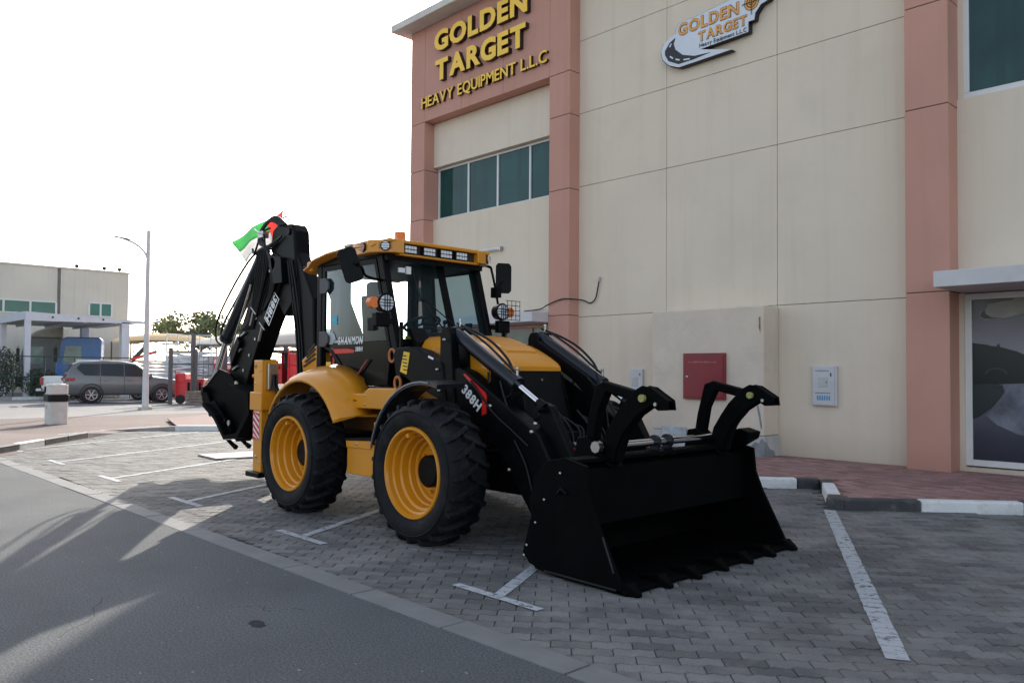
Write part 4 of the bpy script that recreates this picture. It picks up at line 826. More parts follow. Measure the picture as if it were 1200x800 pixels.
# grapple claws, links, rod
claw=[(-3.66,1.38),(-3.60,1.41),(-3.53,1.40),(-3.38,1.31),(-3.37,1.24),(-3.46,1.235),(-3.52,1.27),(-3.65,1.19),(-3.78,1.05),(-3.84,.92),(-3.86,.84),(-4.02,.80),(-3.98,.92),(-3.95,1.03),(-3.88,1.14),(-3.80,1.25)]
YG=M('greenish yellow pin',(.30,.29,.09),.5,var=.3,vs=60)
for s_ in (-1,1):
    y=5.5+s_*.74
    cl=P(MB().pr(claw,y-.052,y-.032).pr(claw,y+.032,y+.052).pr([(-3.60,1.40),(-3.53,1.395),(-3.38,1.305),(-3.40,1.28),(-3.6,1.36)],y-.035,y+.035).pr([(-3.66,1.19),(-3.76,1.05),(-3.81,.92),(-3.83,.84),(-3.88,.84),(-3.86,.92),(-3.80,1.06),(-3.68,1.22)],y-.035,y+.035),'grapple_claw',BKT,bevel=.005)
    P(MB().tube([(-3.585,y-.08,1.32),(-3.585,y+.08,1.32)],.028,14,smooth=False),'pivot_pin',YG,cl)
    P(MB().tube([(-3.47,y-.07,1.28),(-3.47,y+.07,1.28)],.014,10,smooth=False),'pivot_pin',STEEL,cl)
    lk=P(MB().bar((-3.98,y,1.40),(-3.62,y,1.32),.08,.075),'grapple_cylinder',BKT,bevel=.012)
    P(MB().pr([(-4.05,1.41),(-3.97,1.435),(-3.94,1.36),(-4.02,1.20),(-4.10,.78),(-4.19,.76),(-4.12,1.15)],y-.045,y+.045),'support_post',BKT,bevel=.012)
    P(MB().pr([(-4.2,1.0),(-4.1,1.02),(-3.85,.80),(-4.25,.78)],y-.08,y+.08),'claw_mount',BKT,bevel=.01)
rod=P(MB().tube([(-3.98,4.72,.945),(-3.98,6.30,.945)],.03,14),'pivot_shaft',CHR)
P(MB().tube([(-3.98,4.69,.945),(-3.98,4.64,.945)],.045,8,smooth=False),'shaft_nut',STEEL,rod,bevel=.008)
for y in (5.38,5.55): P(MB().tube([(-3.98,y-.015,.945),(-3.98,y+.015,.945)],.058,16,smooth=False).box(-4.05,-3.91,y-.02,y+.02,.84,.9),'shaft_clamp',DKB,rod)
P(MB().pr([(-4.0,.84),(-3.86,.86),(-3.74,.93),(-3.72,.99),(-3.83,1.02),(-3.96,.98)],6.40,6.6),'corner_guard',BKT,bk,bevel=.01)
P(MB().tube([(-4.85,5.35,.86),(-4.85,5.47,.86)],.025,10),'coupler',STEEL); P(BX(-4.82,-4.79,5.30,5.33,.70,.84),'red_lever',RED)
# ---------------- stabilizers and backhoe
def stab():
    return MB().box(-9.18,-8.97,4.45,4.66,.30,1.62)
def sleeve(): return MB().box(-9.24,-8.70,4.42,4.72,1.03,1.25)
sa,sb_=both(stab,'stabilizer_leg',YEL,bevel=.008)
for leg,k in ((sa,1),(sb_,-1)):
    yy=lambda a,b:(a,b) if k>0 else (11-b,11-a)
    P(BX(-9.22,-8.92,*yy(4.42,4.70),1.03,1.24),'sleeve',YEL,leg,bevel=.008); P(BX(-9.27,-8.93,*yy(4.40,4.70),.24,.30),'foot_pad',BLK,leg,bevel=.01)
    P(BX(-9.16,-8.99,*yy(4.47,4.64),1.62,1.632),'top_cap',DRK,leg)
wsp=P(MB().pr([(-9.17,.68),(-9.02,.68),(-9.02,1.01),(-9.17,1.01)],4.445,4.449),'warning_board',WHT,sa)
for k in range(6):
    z=.62+.075*k; q=[(-9.19,max(z,.68)),(-9.19,min(max(z+.04,.68),1.01)),(-9.02,min(max(z-.06,.68),1.01)),(-9.02,max(z-.10,.68))]
    q=[(x,min(max(zz,.68),1.01)) for x,zz in [(-9.17,z+.10),(-9.17,z+.062),(-9.02,z-.042+.0),(-9.02,z-.004)]]
    P(MB().pr(q,4.441,4.444),'red_stripe',RED,wsp)
P(MB().lathe([(.001,-.01),(.02,-.01),(.022,0)],(-9.13,4.45,1.55),n=10),'bolt',BRZ,sa); P(MB().lathe([(.001,-.01),(.02,-.01),(.022,0)],(-9.1,4.45,.48),n=10),'bolt',STEEL,sa)
P(MB().box(-8.965,-8.91,4.5,4.62,1.27,1.58),'stabilizer_cylinder',STEEL,bevel=.01)
P(MB().curve([(-8.91,4.6,1.45),(-8.88,4.6,1.3),(-8.74,4.6,1.2),(-8.55,4.65,1.16),(-8.3,4.8,1.18)],.016,6)  .curve([(-8.90,4.56,1.45),(-8.86,4.56,1.28),(-8.70,4.56,1.15),(-8.5,4.65,1.11),(-8.3,4.8,1.12)],.016,6),'hose',HOSE)
P(MB().tube([(-8.72+.0,4.62+.0,1.30),(-8.72,4.72,1.30)],.055,14,smooth=False),'pivot_boss',YEL)
P(MB().box(-9.15,-8.85,4.6,6.4,.75,1.02),'rear_slide_frame',BLK,bevel=.02); P(MB().box(-9.1,-8.8,4.7,6.3,1.1,1.25),'rear_slide_frame',BLK,bevel=.02)
P(MB().box(-9.7,-9.1,5.28,5.72,.45,1.3),'swing_post',BLK,bevel=.04)
BM=M('satin black boom paint',(.0025,.0028,.0036),.45,var=.15,coat=.02,spec=.10)
BL,BH=5.34,5.66
boom=P(MB().pr([(-9.98,3.40),(-10.06,3.50),(-10.45,3.54),(-10.60,3.47),(-10.66,3.2),(-10.50,2.98),(-10.2,2.75),(-10.0,2.6),(-9.90,2.75)],5.38,5.62).pr([(-10.2,3.0),(-10.1,2.65),(-10.03,2.41),(-9.94,1.89),(-9.90,1.4),(-9.75,.95),(-9.30,.95),(-9.42,1.5),(-9.48,2.45),(-9.75,2.85),(-9.98,3.15)],5.40,5.60),'boom',BM,bevel=.03,seg=3)
dip=P(MB().pr([(-10.50,3.16),(-10.84,3.08),(-11.02,2.85),(-11.55,2.08),(-11.85,1.55),(-12.0,1.35),(-11.9,1.0),(-11.2,.9),(-11.30,1.29),(-11.08,1.67),(-10.76,2.13),(-10.44,2.52),(-10.22,2.80),(-10.18,3.0)],5.36,5.64),'dipper',BM,bevel=.02)
P(MB().pr([(-10.5,3.1),(-10.2,3.05),(-10.15,2.7),(-10.4,2.7)],5.30,5.70),'pivot_plate',BM)
P(MB().tube([(-10.45,5.3,2.98),(-10.45,5.7,2.98)],.09,16,smooth=False),'pivot_pin',BLK,dip)
P(MB().tube([(-10.12,5.36,3.40),(-10.12,5.385,3.40)],.05,16,smooth=False),'pivot_pin',BLK,boom)
for x,z in ((-11.0,2.25),(-11.02,1.95),(-11.2,1.72),(-11.38,1.5),(-10.6,2.9)): P(MB().tube([(x,5.345,z),(x,5.365,z)],.024,8,smooth=False),'bolt',STEEL,dip)
# 388H decals on dipper and boom (outlined box, letters running down)
def boomdecal(o0,y,parent):
    dn=Vector((-.62,0,-.78)).normalized(); ac=Vector((.78,0,-.62)).normalized(); o0=Vector(o0)
    def pt(a,b): p=o0+dn*a+ac*b; return (p.x,p.z)
    L,W_=.46,.19; t=.014
    for q in ([(0,0),(L,0),(L,t),(0,t)],[(0,W_-t),(L,W_-t),(L,W_),(0,W_)],[(0,t),(t,t),(t,W_-t),(0,W_-t)],[(L-t,t),(L,t),(L,W_-t),(L-t,W_-t)]):
        P(MB().pr([pt(*p) for p in q],y-.004,y-.001),'decal_border',WHT,parent)
    lettering('388H',o0+dn*.03+ac*.04+Vector((0,y-5.28+5.279-y,0))*0+Vector((0,0,0)),dn,-ac*-1,(0,-1,0),.40,.115,.003,WHT,parent,.03,'decal_letter')
boomdecal((-10.47,5.352,2.60),5.357,dip)
# cylinders of the backhoe
c1=cyl((-11.12,5.5,3.16),(-12.30,5.5,1.99),(-12.86,5.5,1.14),.095,'dipper_cylinder',.046,DKB)
P(MB().curve([(-10.95,5.4,3.26),(-11.35,5.4,3.12),(-11.9,5.4,2.75),(-12.45,5.42,2.3),(-12.55,5.44,2.0),(-12.42,5.46,1.9)],.018,6).curve([(-10.95,5.46,3.24),(-11.3,5.46,3.08),(-11.8,5.46,2.65),(-12.3,5.46,2.25),(-12.42,5.46,2.05),(-12.38,5.46,1.95)],.018,6),'hose',HOSE,c1)
P(MB().curve([(-11.2,5.36,2.75),(-11.5,5.36,2.3),(-11.9,5.36,1.7)],.012,5),'guide_rod',STEEL,c1)
c2=cyl((-10.55,5.62,2.9),(-11.2,5.62,2.15),(-11.75,5.62,1.55),.06,'bucket_cylinder',.03)
# hose bundle over the top
for k,(a,b) in enumerate((( .0,.0),(.05,.04),(.1,.08),(.15,.12))):
    P(MB().curve([(-10.15-a,5.35,3.5),(-10.45-a,5.33,3.64-b*.4),(-10.86-a*.4,5.33,3.48-b),(-10.66,5.33,3.2),(-10.5+a*.7,5.32,2.9),(-10.55+a*.6,5.33,2.6),(-10.75,5.34,2.35)],.019,6),'hose',HOSE)
P(MB().curve([(-10.6,5.34,3.5),(-10.85,5.34,3.45),(-11.1,5.36,3.2),(-11.25,5.4,3.28)],.016,6),'hose',HOSE)
P(MB().curve([(-10.75,5.33,3.42),(-10.7,5.32,3.2),(-10.8,5.33,2.7),(-10.95,5.34,2.4)],.016,6),'hose',HOSE)
P(MB().box(-10.90,-10.74,5.30,5.40,3.38,3.48),'hose_clamp',STEEL,bevel=.01); P(MB().tube([(-11.0,5.3,3.52),(-10.85,5.29,3.46),(-10.7,5.3,3.42)],.014,6),'hose_clamp',STEEL)
P(MB().curve([(-10.62,5.5,3.5),(-10.6,5.5,3.62),(-10.42,5.5,3.66),(-10.3,5.5,3.52)],.012,6),'grab_loop',STEEL,boom)
for x,z in ((-11.05,2.35),(-10.78,2.12)): P(MB().tube([(x,5.34,z),(x-.1,5.34,z-.2)],.02,8).tube([(x-.07,5.33,z+.06),(x+.09,5.33,z-.05)],.012,6),'pipe_fitting',STEEL,dip)
P(MB().tube([(-10.5,5.34,2.85),(-10.7,5.34,2.4)],.014,6).tube([(-10.62,5.34,2.8),(-10.9,5.34,2.3)],.014,6),'steel_pipe',BLK,dip)
for k in range(7):
    x=-10.62-.055*k
    P(MB().curve([(x+.35,5.35,3.35-.03*k),(x+.05,5.33,3.22),(x-.02,5.33,2.95),(x-.2,5.34,2.6-.05*k),(x-.48,5.35,2.1)],.016,6),'hose',HOSE)
for x,z in ((-11.35,2.0),(-11.5,1.75),(-11.6,1.5)): P(MB().tube([(x-.12,5.35,z),(x+.05,5.34,z+.06)],.02,6),'pipe_clip',STEEL,dip)
P(MB().pr([(-11.75,1.75),(-11.5,2.0),(-11.42,1.9),(-11.7,1.55)],5.3,5.36),'valve_block',BLK,dip,bevel=.01)
for k,(x0,x1) in enumerate(((-10.05,-9.95),(-10.10,-10.02),(-10.0,-9.88))):
    P(MB().curve([(x0,5.36,3.0),(x1,5.37,2.6),(x1+.12,5.39,2.0),(x1+.2,5.39,1.4)],.015,6),'hose',HOSE)
P(MB().pr([(-10.55,2.55),(-10.2,2.85),(-10.02,2.45),(-10.25,2.25)],5.40,5.60),'knuckle_guard',BM,bevel=.01)
# curled rear bucket and linkage
rbk=P(MB().pr([(-12.62,1.16),(-12.45,1.30),(-12.0,1.52),(-11.6,1.45),(-11.1,1.1),(-10.5,1.05),(-10.5,.80),(-10.95,.50),(-11.35,.46),(-11.75,.75),(-12.15,.90),(-12.45,.90)],5.24,5.28).pr([(-12.62,1.16),(-12.45,1.30),(-12.0,1.52),(-11.6,1.45),(-11.1,1.1),(-10.5,1.05),(-10.5,.80),(-10.95,.50),(-11.35,.46),(-11.75,.75),(-12.15,.90),(-12.45,.90)],5.78,5.82),'rear_bucket',BKT,bevel=.01)
P(MB().pr([(-11.2,1.3),(-10.6,1.18),(-10.55,.9),(-10.92,.55),(-11.35,.5),(-11.7,.78),(-12.1,.95),(-12.1,1.0),(-11.68,.84),(-11.33,.56),(-10.95,.62),(-10.65,.92),(-10.7,1.1)],5.05,5.95),'bucket_shell',BKT,rbk)
P(MB().bar((-12.0,5.235,1.50),(-12.45,5.235,1.24),.02,.03).bar((-12.0,5.5,1.56),(-12.6,5.5,1.2),.02,.03),'link_edge',M('worn light edge',(.3,.3,.3),.4,.6),rbk)
P(MB().pr([(-12.5,1.16),(-12.35,1.26),(-12.1,.98),(-12.2,.88),(-12.35,.92)],5.18,5.22),'link_plate',BKT,rbk,bevel=.01)
P(MB().pr([(-12.2,.95),(-11.9,1.05),(-11.3,.62),(-11.4,.5)],5.14,5.18),'link_plate',BKT,rbk,bevel=.01)
for q in ((-12.3,5.5,1.2),(-12.0,5.5,.85),(-11.5,5.5,.75)): P(MB().tube([(q[0],5.12,q[2]),(q[0],5.16,q[2])],.05,12,smooth=False),'pin_boss',BM,rbk,bevel=.006)
P(MB().tube([(-11.35,5.22,1.3),(-11.35,5.24,1.3)],.045,12,smooth=False).tube([(-11.15,5.03,.75),(-11.15,5.05,.75)],.04,12,smooth=False),'pivot_pin',STEEL,rbk)
P(MB().box(-12.25,-11.95,5.3,5.7,.72,.92),'link_block',BKT,rbk)
for y in (5.1,5.3,5.5,5.7,5.9): P(MB().add([(-11.3,y-.04,.50),(-11.3,y+.04,.50),(-11.2,y+.04,.46),(-11.2,y-.04,.46),(-11.05,y-.02,.38),(-11.05,y+.02,.38),(-11.0,y+.02,.43),(-11.0,y-.02,.43)],[(0,1,5,4),(1,2,6,5),(2,3,7,6),(3,0,4,7),(4,5,6,7)]),'tooth',BKT,rbk)
P(MB().ball((-10.72,5.2,1.42),.03,6),'reflector',OLN)
# flag tied to the boom top
fl=empty('flag',(-10.4,5.4,3.5),'green white black and red flag blowing from the top of the backhoe boom','flag')
def flagpart(name,u0,u1,v0,v1,mat):
    m=MB(); nu,nv=10,4; vs=[]
    TL,TR=Vector((-12.2,5.5,3.50)),Vector((-10.55,5.5,3.78)); BL_,BR_=Vector((-11.75,5.5,3.14)),Vector((-10.50,5.5,3.42))
    for j in range(nv+1):
        for i in range(nu+1):
            u=u0+(u1-u0)*i/nu; v=v0+(v1-v0)*j/nv
            p=(TL*(1-u)+TR*u)*(1-v)+(BL_*(1-u)+BR_*u)*v; p+=Vector((0,.04*math.sin(u*9+v*2),.010*math.sin(u*7))); vs.append(p)
    m.add(vs,[(j*(nu+1)+i,j*(nu+1)+i+1,(j+1)*(nu+1)+i+1,(j+1)*(nu+1)+i) for j in range(nv) for i in range(nu)],True)
    o=m.build(name,mat,fl); s_=o.modifiers.new('t','SOLIDIFY'); s_.thickness=.003
def cloth(n,c):
    m=M(n,c,.8,var=.05); t=m.node_tree; N=t.nodes; K=t.links; tl=N.new('ShaderNodeBsdfTranslucent'); tl.inputs[0].default_value=(*c,1); mx=N.new('ShaderNodeMixShader'); mx.inputs[0].default_value=.65
    K.new(N['Principled BSDF'].outputs[0],mx.inputs[1]); K.new(tl.outputs[0],mx.inputs[2]); K.new(mx.outputs[0],N['Material Output'].inputs[0]); return m
flagpart('red_band',.70,1,0,1,cloth('red flag cloth',(.90,.20,.17))); flagpart('green_band',0,.70,0,.5,cloth('green flag cloth',(.24,.66,.30))); flagpart('white_band',0,.70,.5,1,cloth('white flag cloth',(.8,.8,.8)))
#=================================================================== BACKGROUND
# left warehouse
CRM=M('cream warehouse render',(.60,.56,.48),.9,var=.05,vs=.3,bump=.2,bs=8,dirt=(.50,.46,.39,.5),ds=.5,streak=.3)
wh=empty('warehouse',(-62,8,0),'cream flat roofed building with green windows behind the carport','building')
XW=-57.8
P(MB().box(-75,XW,-12,14.55,0,7.955),'wall',CRM,wh); P(MB().box(-75,XW,14.75,18.9,0,7.955),'wall',CRM,wh); P(MB().box(-75,XW-.10,14.5,14.8,0,7.95),'joint',M('grey downpipe joint',(.20,.19,.18),.8),wh)
P(MB().box(-75.1,XW+.06,-12,18.96,7.96,8.06),'coping',CRM,wh)
TW=M('green warehouse glass',(.03,.17,.14),.2,var=.15,vs=1)
def xwin(y0,y1,z0,z1,n,par):
    m=MB(); fw_=.11
    m.box(XW,XW+.06,y0,y1,z0-.08,z0); m.box(XW,XW+.06,y0,y1,z1,z1+.08)
    for i in range(n+1): c=y0+(y1-y0)*i/n; m.box(XW,XW+.061,c-fw_/2,c+fw_/2,z0,z1)
    w_=m.build('window',WFR,par)
    for i in range(n): a=y0+(y1-y0)*i/n; BX(XW+.01,XW+.03,a+.03,a+(y1-y0)/n-.03,z0,z1).build('pane',TW,w_)
xwin(7.2,14.5,5.02,5.72,5,wh); xwin(16.45,17.85,5.03,5.82,2,wh); xwin(15.9,17.3,2.0,2.9,2,wh)
for y,z in ((15.66,8.06),(17.33,8.06),(18.29,8.06)): 
    q=P(MB().box(-57.9,-57.7,y-.09,y+.09,z+.05,z+.24).tube([(-57.8,y,z),(-57.8,y,z+.1)],.03,6),'roof_floodlight',HOSE,wh)
# carport
WM=M('white painted steel',(.55,.57,.62),.5,var=.05); UND=M('carport sheet',(.42,.41,.36),.6)
cp=empty('carport',(-49,13,0),'white steel carport roof on posts over the parked trucks','carport')
P(MB().add([(-46,10.2,4.36),(-46,15.9,4.12),(-46,15.9,3.98),(-46,10.2,3.90),(-46.1,10.2,4.36),(-46.1,15.9,4.12),(-46.1,15.9,3.98),(-46.1,10.2,3.90)],[(0,1,2,3),(4,7,6,5),(0,4,5,1),(1,5,6,2),(2,6,7,3),(3,7,4,0)]),'fascia',WM,cp)
P(MB().box(-54,-46.1,10.13,10.2,3.95,4.36),'fascia',WM,cp); P(MB().box(-54,-46.12,10.2,15.9,4.02,4.07),'roof_sheet',UND,cp)
for x,y,w_ in ((-46.15,10.32,.13),(-51.5,10.35,.13),(-46.2,14.95,.2),(-53.5,15.0,.2)): P(MB().box(x-w_,x+w_,y-w_,y+w_,0,4.02),'post',WM,cp)
for i,y in enumerate((11.4,12.6,13.8)): P(MB().tube([(-45.99,y,4.12),(-45.96,y,4.12)],.05,10,smooth=False),'stud',HOSE,cp)
for y in (11.5,13.0,14.5): P(MB().box(-54,-46.15,y-.04,y+.04,3.9,4.02),'roof_beam',WM,cp)
# vehicles -------------------------------------------------------
def frame(o,ang):
    ca,sa=math.cos(ang),math.sin(ang); return lambda m:(setattr(m,'v',[(o[0]+x*ca-y*sa,o[1]+x*sa+y*ca,z+(o[2] if len(o)>2 else 0)) for x,y,z in m.v]) or m)
TIR=M('car tyre',(.02,.02,.02),.8); ALY=M('alloy wheel',(.5,.5,.52),.3,.8); CGL=M('dark car glass',(.012,.018,.022),.12,spec=.35); PLS=M('black plastic trim',(.02,.02,.02),.6)
def car_wheel(T,par,x,y,r,side,spokes=6):
    w_=T(MB().lathe([(r*.62,-.1),(r*.9,-.11),(r,-.07),(r,.07),(r*.9,.11),(r*.62,.1)],(x,y,r),n=28)).build('wheel',TIR,par)
    T(MB().lathe([(.001,.02*side),(r*.15,.05*side),(r*.16,.03*side),(r*.6,.0),(r*.64,.1*side)],(x,y,r),n=20)).build('rim',M('dark rim well',(.06,.06,.06),.5),w_)
    m=MB()
    for k in range(spokes):
        a=2*PI*k/spokes; c=Vector((x,y+side*.08,r)); m.bar(c,c+Vector((math.cos(a)*r*.6,0,math.sin(a)*r*.6)),.03,.07,up=(0,1,0))
    m.lathe([(r*.58,.09*side),(r*.66,.1*side)],(x,y,r),n=20); T(m).build('spokes',ALY,w_)
def body_sections(prof,W,tumble=.12):
    """prof: list of (x, z_bottom, z_belt, z_top); returns loft sections"""
    out=[]
    for x,zb,zm,zt,w_ in prof:
        h=W*w_; cab_=max(zt-zm,0); ti=tumble*min(1,cab_/.5)
        out.append([(x,-h*.9,zb),(x,-h,zb+.12),(x,-h*1.01,zm-.25),(x,-h*.97,zm),(x,-(h*.95-ti),zt-.06 if cab_>.05 else zt-.02),(x,-(h*.78-ti),zt),(x,h*.78-ti,zt),(x,h*.95-ti,zt-.06 if cab_>.05 else zt-.02),(x,h*.97,zm),(x,h*1.01,zm-.25),(x,h,zb+.12),(x,h*.9,zb)])
    return out
GRY=M('grey car paint',(.125,.135,.14),.35,.15,var=.04,coat=.6)
T=frame((-38.85,12.6,0),R(80))
suv=empty('parked_suv',(-38.85,12.6,0),'grey sport utility car parked behind the lamp post','car'); WO[suv.name]=Vector((-38.85,12.6,0))
prof=[(-2.42,.45,.95,1.0,.90),(-2.38,.40,1.12,1.30,.94),(-2.15,.36,1.15,1.72,.97),(-1.9,.36,1.15,1.83,1),(-1.0,.36,1.14,1.87,1),(-.2,.36,1.13,1.86,1),(.35,.36,1.12,1.78,1),(.75,.36,1.12,1.5,1),(1.1,.36,1.12,1.2,1),(1.6,.36,1.08,1.12,.99),(2.1,.36,1.0,1.04,.95),(2.38,.40,.85,.88,.86),(2.44,.5,.7,.75,.8)]
bd=T(MB().loft(body_sections(prof,.94),smooth=True)).build('body',GRY,suv)
def sideglass(T,par,polys,yv,mat=CGL,name='window'):
    for q in polys:
        for s_ in (-1,1): T(MB().add([(x,s_*(yv-(z-1.13)*.2),z) for x,z in q]+[(x,s_*(yv+.012-(z-1.13)*.2),z) for x,z in q],[tuple(range(len(q))),tuple(range(2*len(q)-1,len(q)-1,-1))]+[(i,(i+1)%len(q),len(q)+(i+1)%len(q),len(q)+i) for i in range(len(q))])).build(name,mat,par)
sideglass(T,suv,[[(-2.0,1.55),(-1.85,1.72),(-1.1,1.74),(-1.1,1.22),(-1.7,1.24)],[(-1.06,1.22),(-1.06,1.74),(-.15,1.74),(-.15,1.2)],[(-.1,1.2),(-.1,1.74),(.3,1.7),(.85,1.3),(.85,1.2)]],.93)
T(MB().add([(-2.43,-.72,1.18),(-2.43,.72,1.18),(-2.2,.62,1.68),(-2.2,-.62,1.68)],[(0,1,2,3)])).build('rear_window',CGL,suv)
T(MB().add([(1.02,-.72,1.2),(1.02,.72,1.2),(.4,.64,1.74),(.4,-.64,1.74)],[(0,3,2,1)])).build('windscreen',CGL,suv)
for s_ in (-1,1):
    T(MB().box(-2.45,-2.05,s_*.86-.07,s_*.86+.07,.98,1.12)).build('tail_light',M('tail lamp red',(.35,.01,.02),.2,coat=1),suv,bevel=.03)
    T(MB().box(.85,1.0,s_*1.0-.12,s_*1.0+.12,1.15,1.32)).build('side_mirror',GRY,suv,bevel=.03)
    for x in (-1.42,1.43):
        T(MB().lathe([(.42,-.02),(.47,-.02),(.47,.02),(.42,.02)],(x,s_*.95,.40),n=24)).build('wheel_arch',PLS,suv); car_wheel(T,suv,x,s_*.86,.385,s_)
    T(MB().box(-1.9,0.2,s_*.66-.02,s_*.66+.02,1.86,1.92)).build('roof_rail',ALY,suv)
T(MB().box(-2.50,-2.40,-.85,.85,.42,.62)).build('rear_bumper',PLS,suv,bevel=.03); T(MB().box(-2.475,-2.45,-.27,.27,.80,.95)).build('number_plate',WHT,suv)
T(MB().box(-2.46,-2.2,-.66,.66,1.80,1.83)).build('spoiler',GRY,suv,bevel=.01)
for s_ in (-1,1):
    for x in (-1.08,-.12,.9): T(MB().box(x-.006,x+.006,s_*.952-.004,s_*.952+.004,.5,1.15)).build('door_gap',HOSE,suv)
    for x in (-.95,-.02): T(MB().box(x,x+.2,s_*.96-.012,s_*.96+.012,.98,1.02)).build('door_handle',GRY,suv,bevel=.005)
# white pickup half hidden behind the suv
T=frame((-43.5,12.2,0),R(60)); WPT=M('white car paint',(.62,.62,.60),.4,var=.05,coat=.5)
pk=empty('pickup_truck',(-43.5,12.2,0),'white pickup truck seen from behind, left of the grey car','pickup')
T(MB().loft(body_sections([(-1.6,.5,1.08,1.12,.95),(-1.5,.42,1.12,1.16,1),(.9,.42,1.12,1.16,1),(1.0,.42,1.12,1.75,1),(2.3,.42,1.12,1.8,1),(3.0,.42,1.12,1.2,1),(3.7,.5,1.0,1.05,.9)],.9),smooth=False)).build('body',WPT,pk)
T(MB().box(-1.64,-1.6,-.78,.78,.62,1.1)).build('tailgate',M('pale silver tailgate',(.5,.5,.49),.4,.2),pk,bevel=.02); T(MB().box(-1.85,-1.62,-.85,.85,.42,.56)).build('rear_bumper',ALY,pk,bevel=.02)
for s_ in (-1,1):
    T(MB().box(-1.66,-1.5,s_*.85-.08,s_*.85+.08,.72,1.08)).build('tail_light',M('tail lamp red',(.35,.01,.02),.2,coat=1),pk,bevel=.02)
    for x in (-.6,2.7): car_wheel(T,pk,x,s_*.82,.38,s_)
# cab-over trucks
def truck(o,ang,paint,label,deflector,L=6.5):
    T0=frame(o,ang); T=lambda m:(setattr(m,'v',[(x*1.0,y*.95,z*1.08) for x,y,z in m.v]),T0(m))[1]; t=empty('truck',o,label,'truck')
    T(MB().pr([(0,.55),(.0,1.5),(-.12,2.0),(-.3,2.95),(-.55,3.1),(-2.25,3.1),(-2.35,2.95),(-2.35,.7)],-1.2,1.2)).build('cab',paint,t,bevel=.06)
    T(MB().add([(.012,-1.05,1.62),(.012,1.05,1.62),(-.25,1.0,2.75),(-.25,-1.0,2.75),(-.02,-1.05,1.62),(-.02,1.05,1.62),(-.28,1.0,2.75),(-.28,-1.0,2.75)],[(0,1,2,3),(0,4,5,1),(2,6,7,3),(1,5,6,2),(0,3,7,4)])).build('windscreen',M('pale reflecting truck glass',(.20,.28,.27),.1,var=.3,vs=2),t)
    for s_ in (-1,1):
        T(MB().pr([(-.35,1.65),(-.5,2.6),(-1.3,2.6),(-1.3,1.65)],s_*1.21-.01,s_*1.21+.01)).build('side_window',M('pale reflecting truck glass',(.20,.28,.27),.1,var=.3,vs=2),t)
        T(MB().box(-.1,.06,s_*1.45-.08,s_*1.45+.08,1.75,2.5).bar((0,s_*1.2,2.6),(0,s_*1.45,2.55),.04,.04)).build('mirror',PLS,t,bevel=.03)
        for x in (-1.1,-4.6,-5.8): car_wheel(T,t,x,s_*1.05,.5,s_,5)
    T(MB().box(-.05,.14,-1.2,1.2,.4,.95)).build('bumper',PLS,t,bevel=.05); T(MB().box(.0,.03,-.95,.95,1.05,1.5)).build('grille',PLS,t)
    T(MB().box(-L,-2.3,-.45,.45,.7,.95)).build('chassis',PLS,t)
    if deflector: T(MB().pr([(-.35,3.1),(-.9,3.5),(-1.6,3.72),(-2.3,3.72),(-2.3,3.1)],-1.1,1.1)).build('wind_deflector',M('beige deflector',(.42,.40,.33),.5),t,bevel=.08)
    return t
BLU=M('blue truck paint',(.03,.14,.40),.35,var=.06,coat=.5); DGT=M('grey truck paint',(.12,.13,.14),.4,coat=.3)
truck((-52.8,13.4,0),R(250),BLU,'blue cab-over truck parked under the white carport, the nearer one',False)
truck((-55.7,12.2,0),R(248),DGT,'grey truck with beige wind deflector parked behind the blue one',True)
# lamp post
lp=empty('street_lamp',(-31.33,10.92,0),'tall white street lamp post with one curved arm by the grey car','street lamp')
LPM=M('white lamp post paint',(.52,.53,.54),.45,var=.05); rv_=Vector((.688,.725,0))*-1; b0=Vector((-31.33,10.92,0))
P(MB().tube([b0,b0+Vector((0,0,3)),b0+Vector((0,0,6.7))],.12,14,r2=.065),'pole',LPM,lp); P(MB().tube([b0,b0+Vector((0,0,.12))],.26,8,smooth=False),'base_plate',STEEL,lp)
P(MB().curve([b0+Vector((0,0,5.55)),b0+rv_*.15+Vector((0,0,5.9)),b0+rv_*.5+Vector((0,0,6.2)),b0+rv_*.95+Vector((0,0,6.4))],.04,8),'arm',LPM,lp)
P(MB().bar(b0+rv_*.72+Vector((0,0,6.36)),b0+rv_*1.3+Vector((0,0,6.47)),.16,.05),'lamp_head',HOSE,lp,bevel=.015)
# litter bin
b0=(-24.45,6.2); bn=empty('litter_bin',(*b0,0),'white concrete litter bin with a black band on the pink paving','litter bin')
CB=M('white concrete bin',(.58,.56,.52),.8,var=.08,dirt=(.35,.32,.28,.5),ds=4)
def octa(rx,ry,c=.8): return [(b0[0]+x*rx,b0[1]+y*ry) for x,y in ((-c,-1),(c,-1),(1,-c),(1,c),(c,1),(-c,1),(-1,c),(-1,-c))]
P(MB().pr(octa(.24,.24),0,.62,'z'),'body',CB,bn,bevel=.02); P(MB().pr(octa(.27,.27),.62,.80,'z'),'black_band',HOSE,bn,bevel=.01); P(MB().pr(octa(.24,.24),.80,1.08,'z'),'top',CB,bn,bevel=.03)
Tb=frame(b0,R(-43.5)); Tb(MB().box(-.09,.14,-.262,-.243,.86,1.02)).build('opening',HOSE,bn); 
MB().lathe([(.001,.02),(.2,.02),(.22,0)],(b0[0],b0[1],1.08),'z',12).build('lid',CB,bn)
lettering('T',(b0[0]-.02,b0[1]-.243,.42),(.72,0,0),(0,0,1),(0,-1,0),.07,.1,.003,HOSE,bn,.01,'painted_mark')
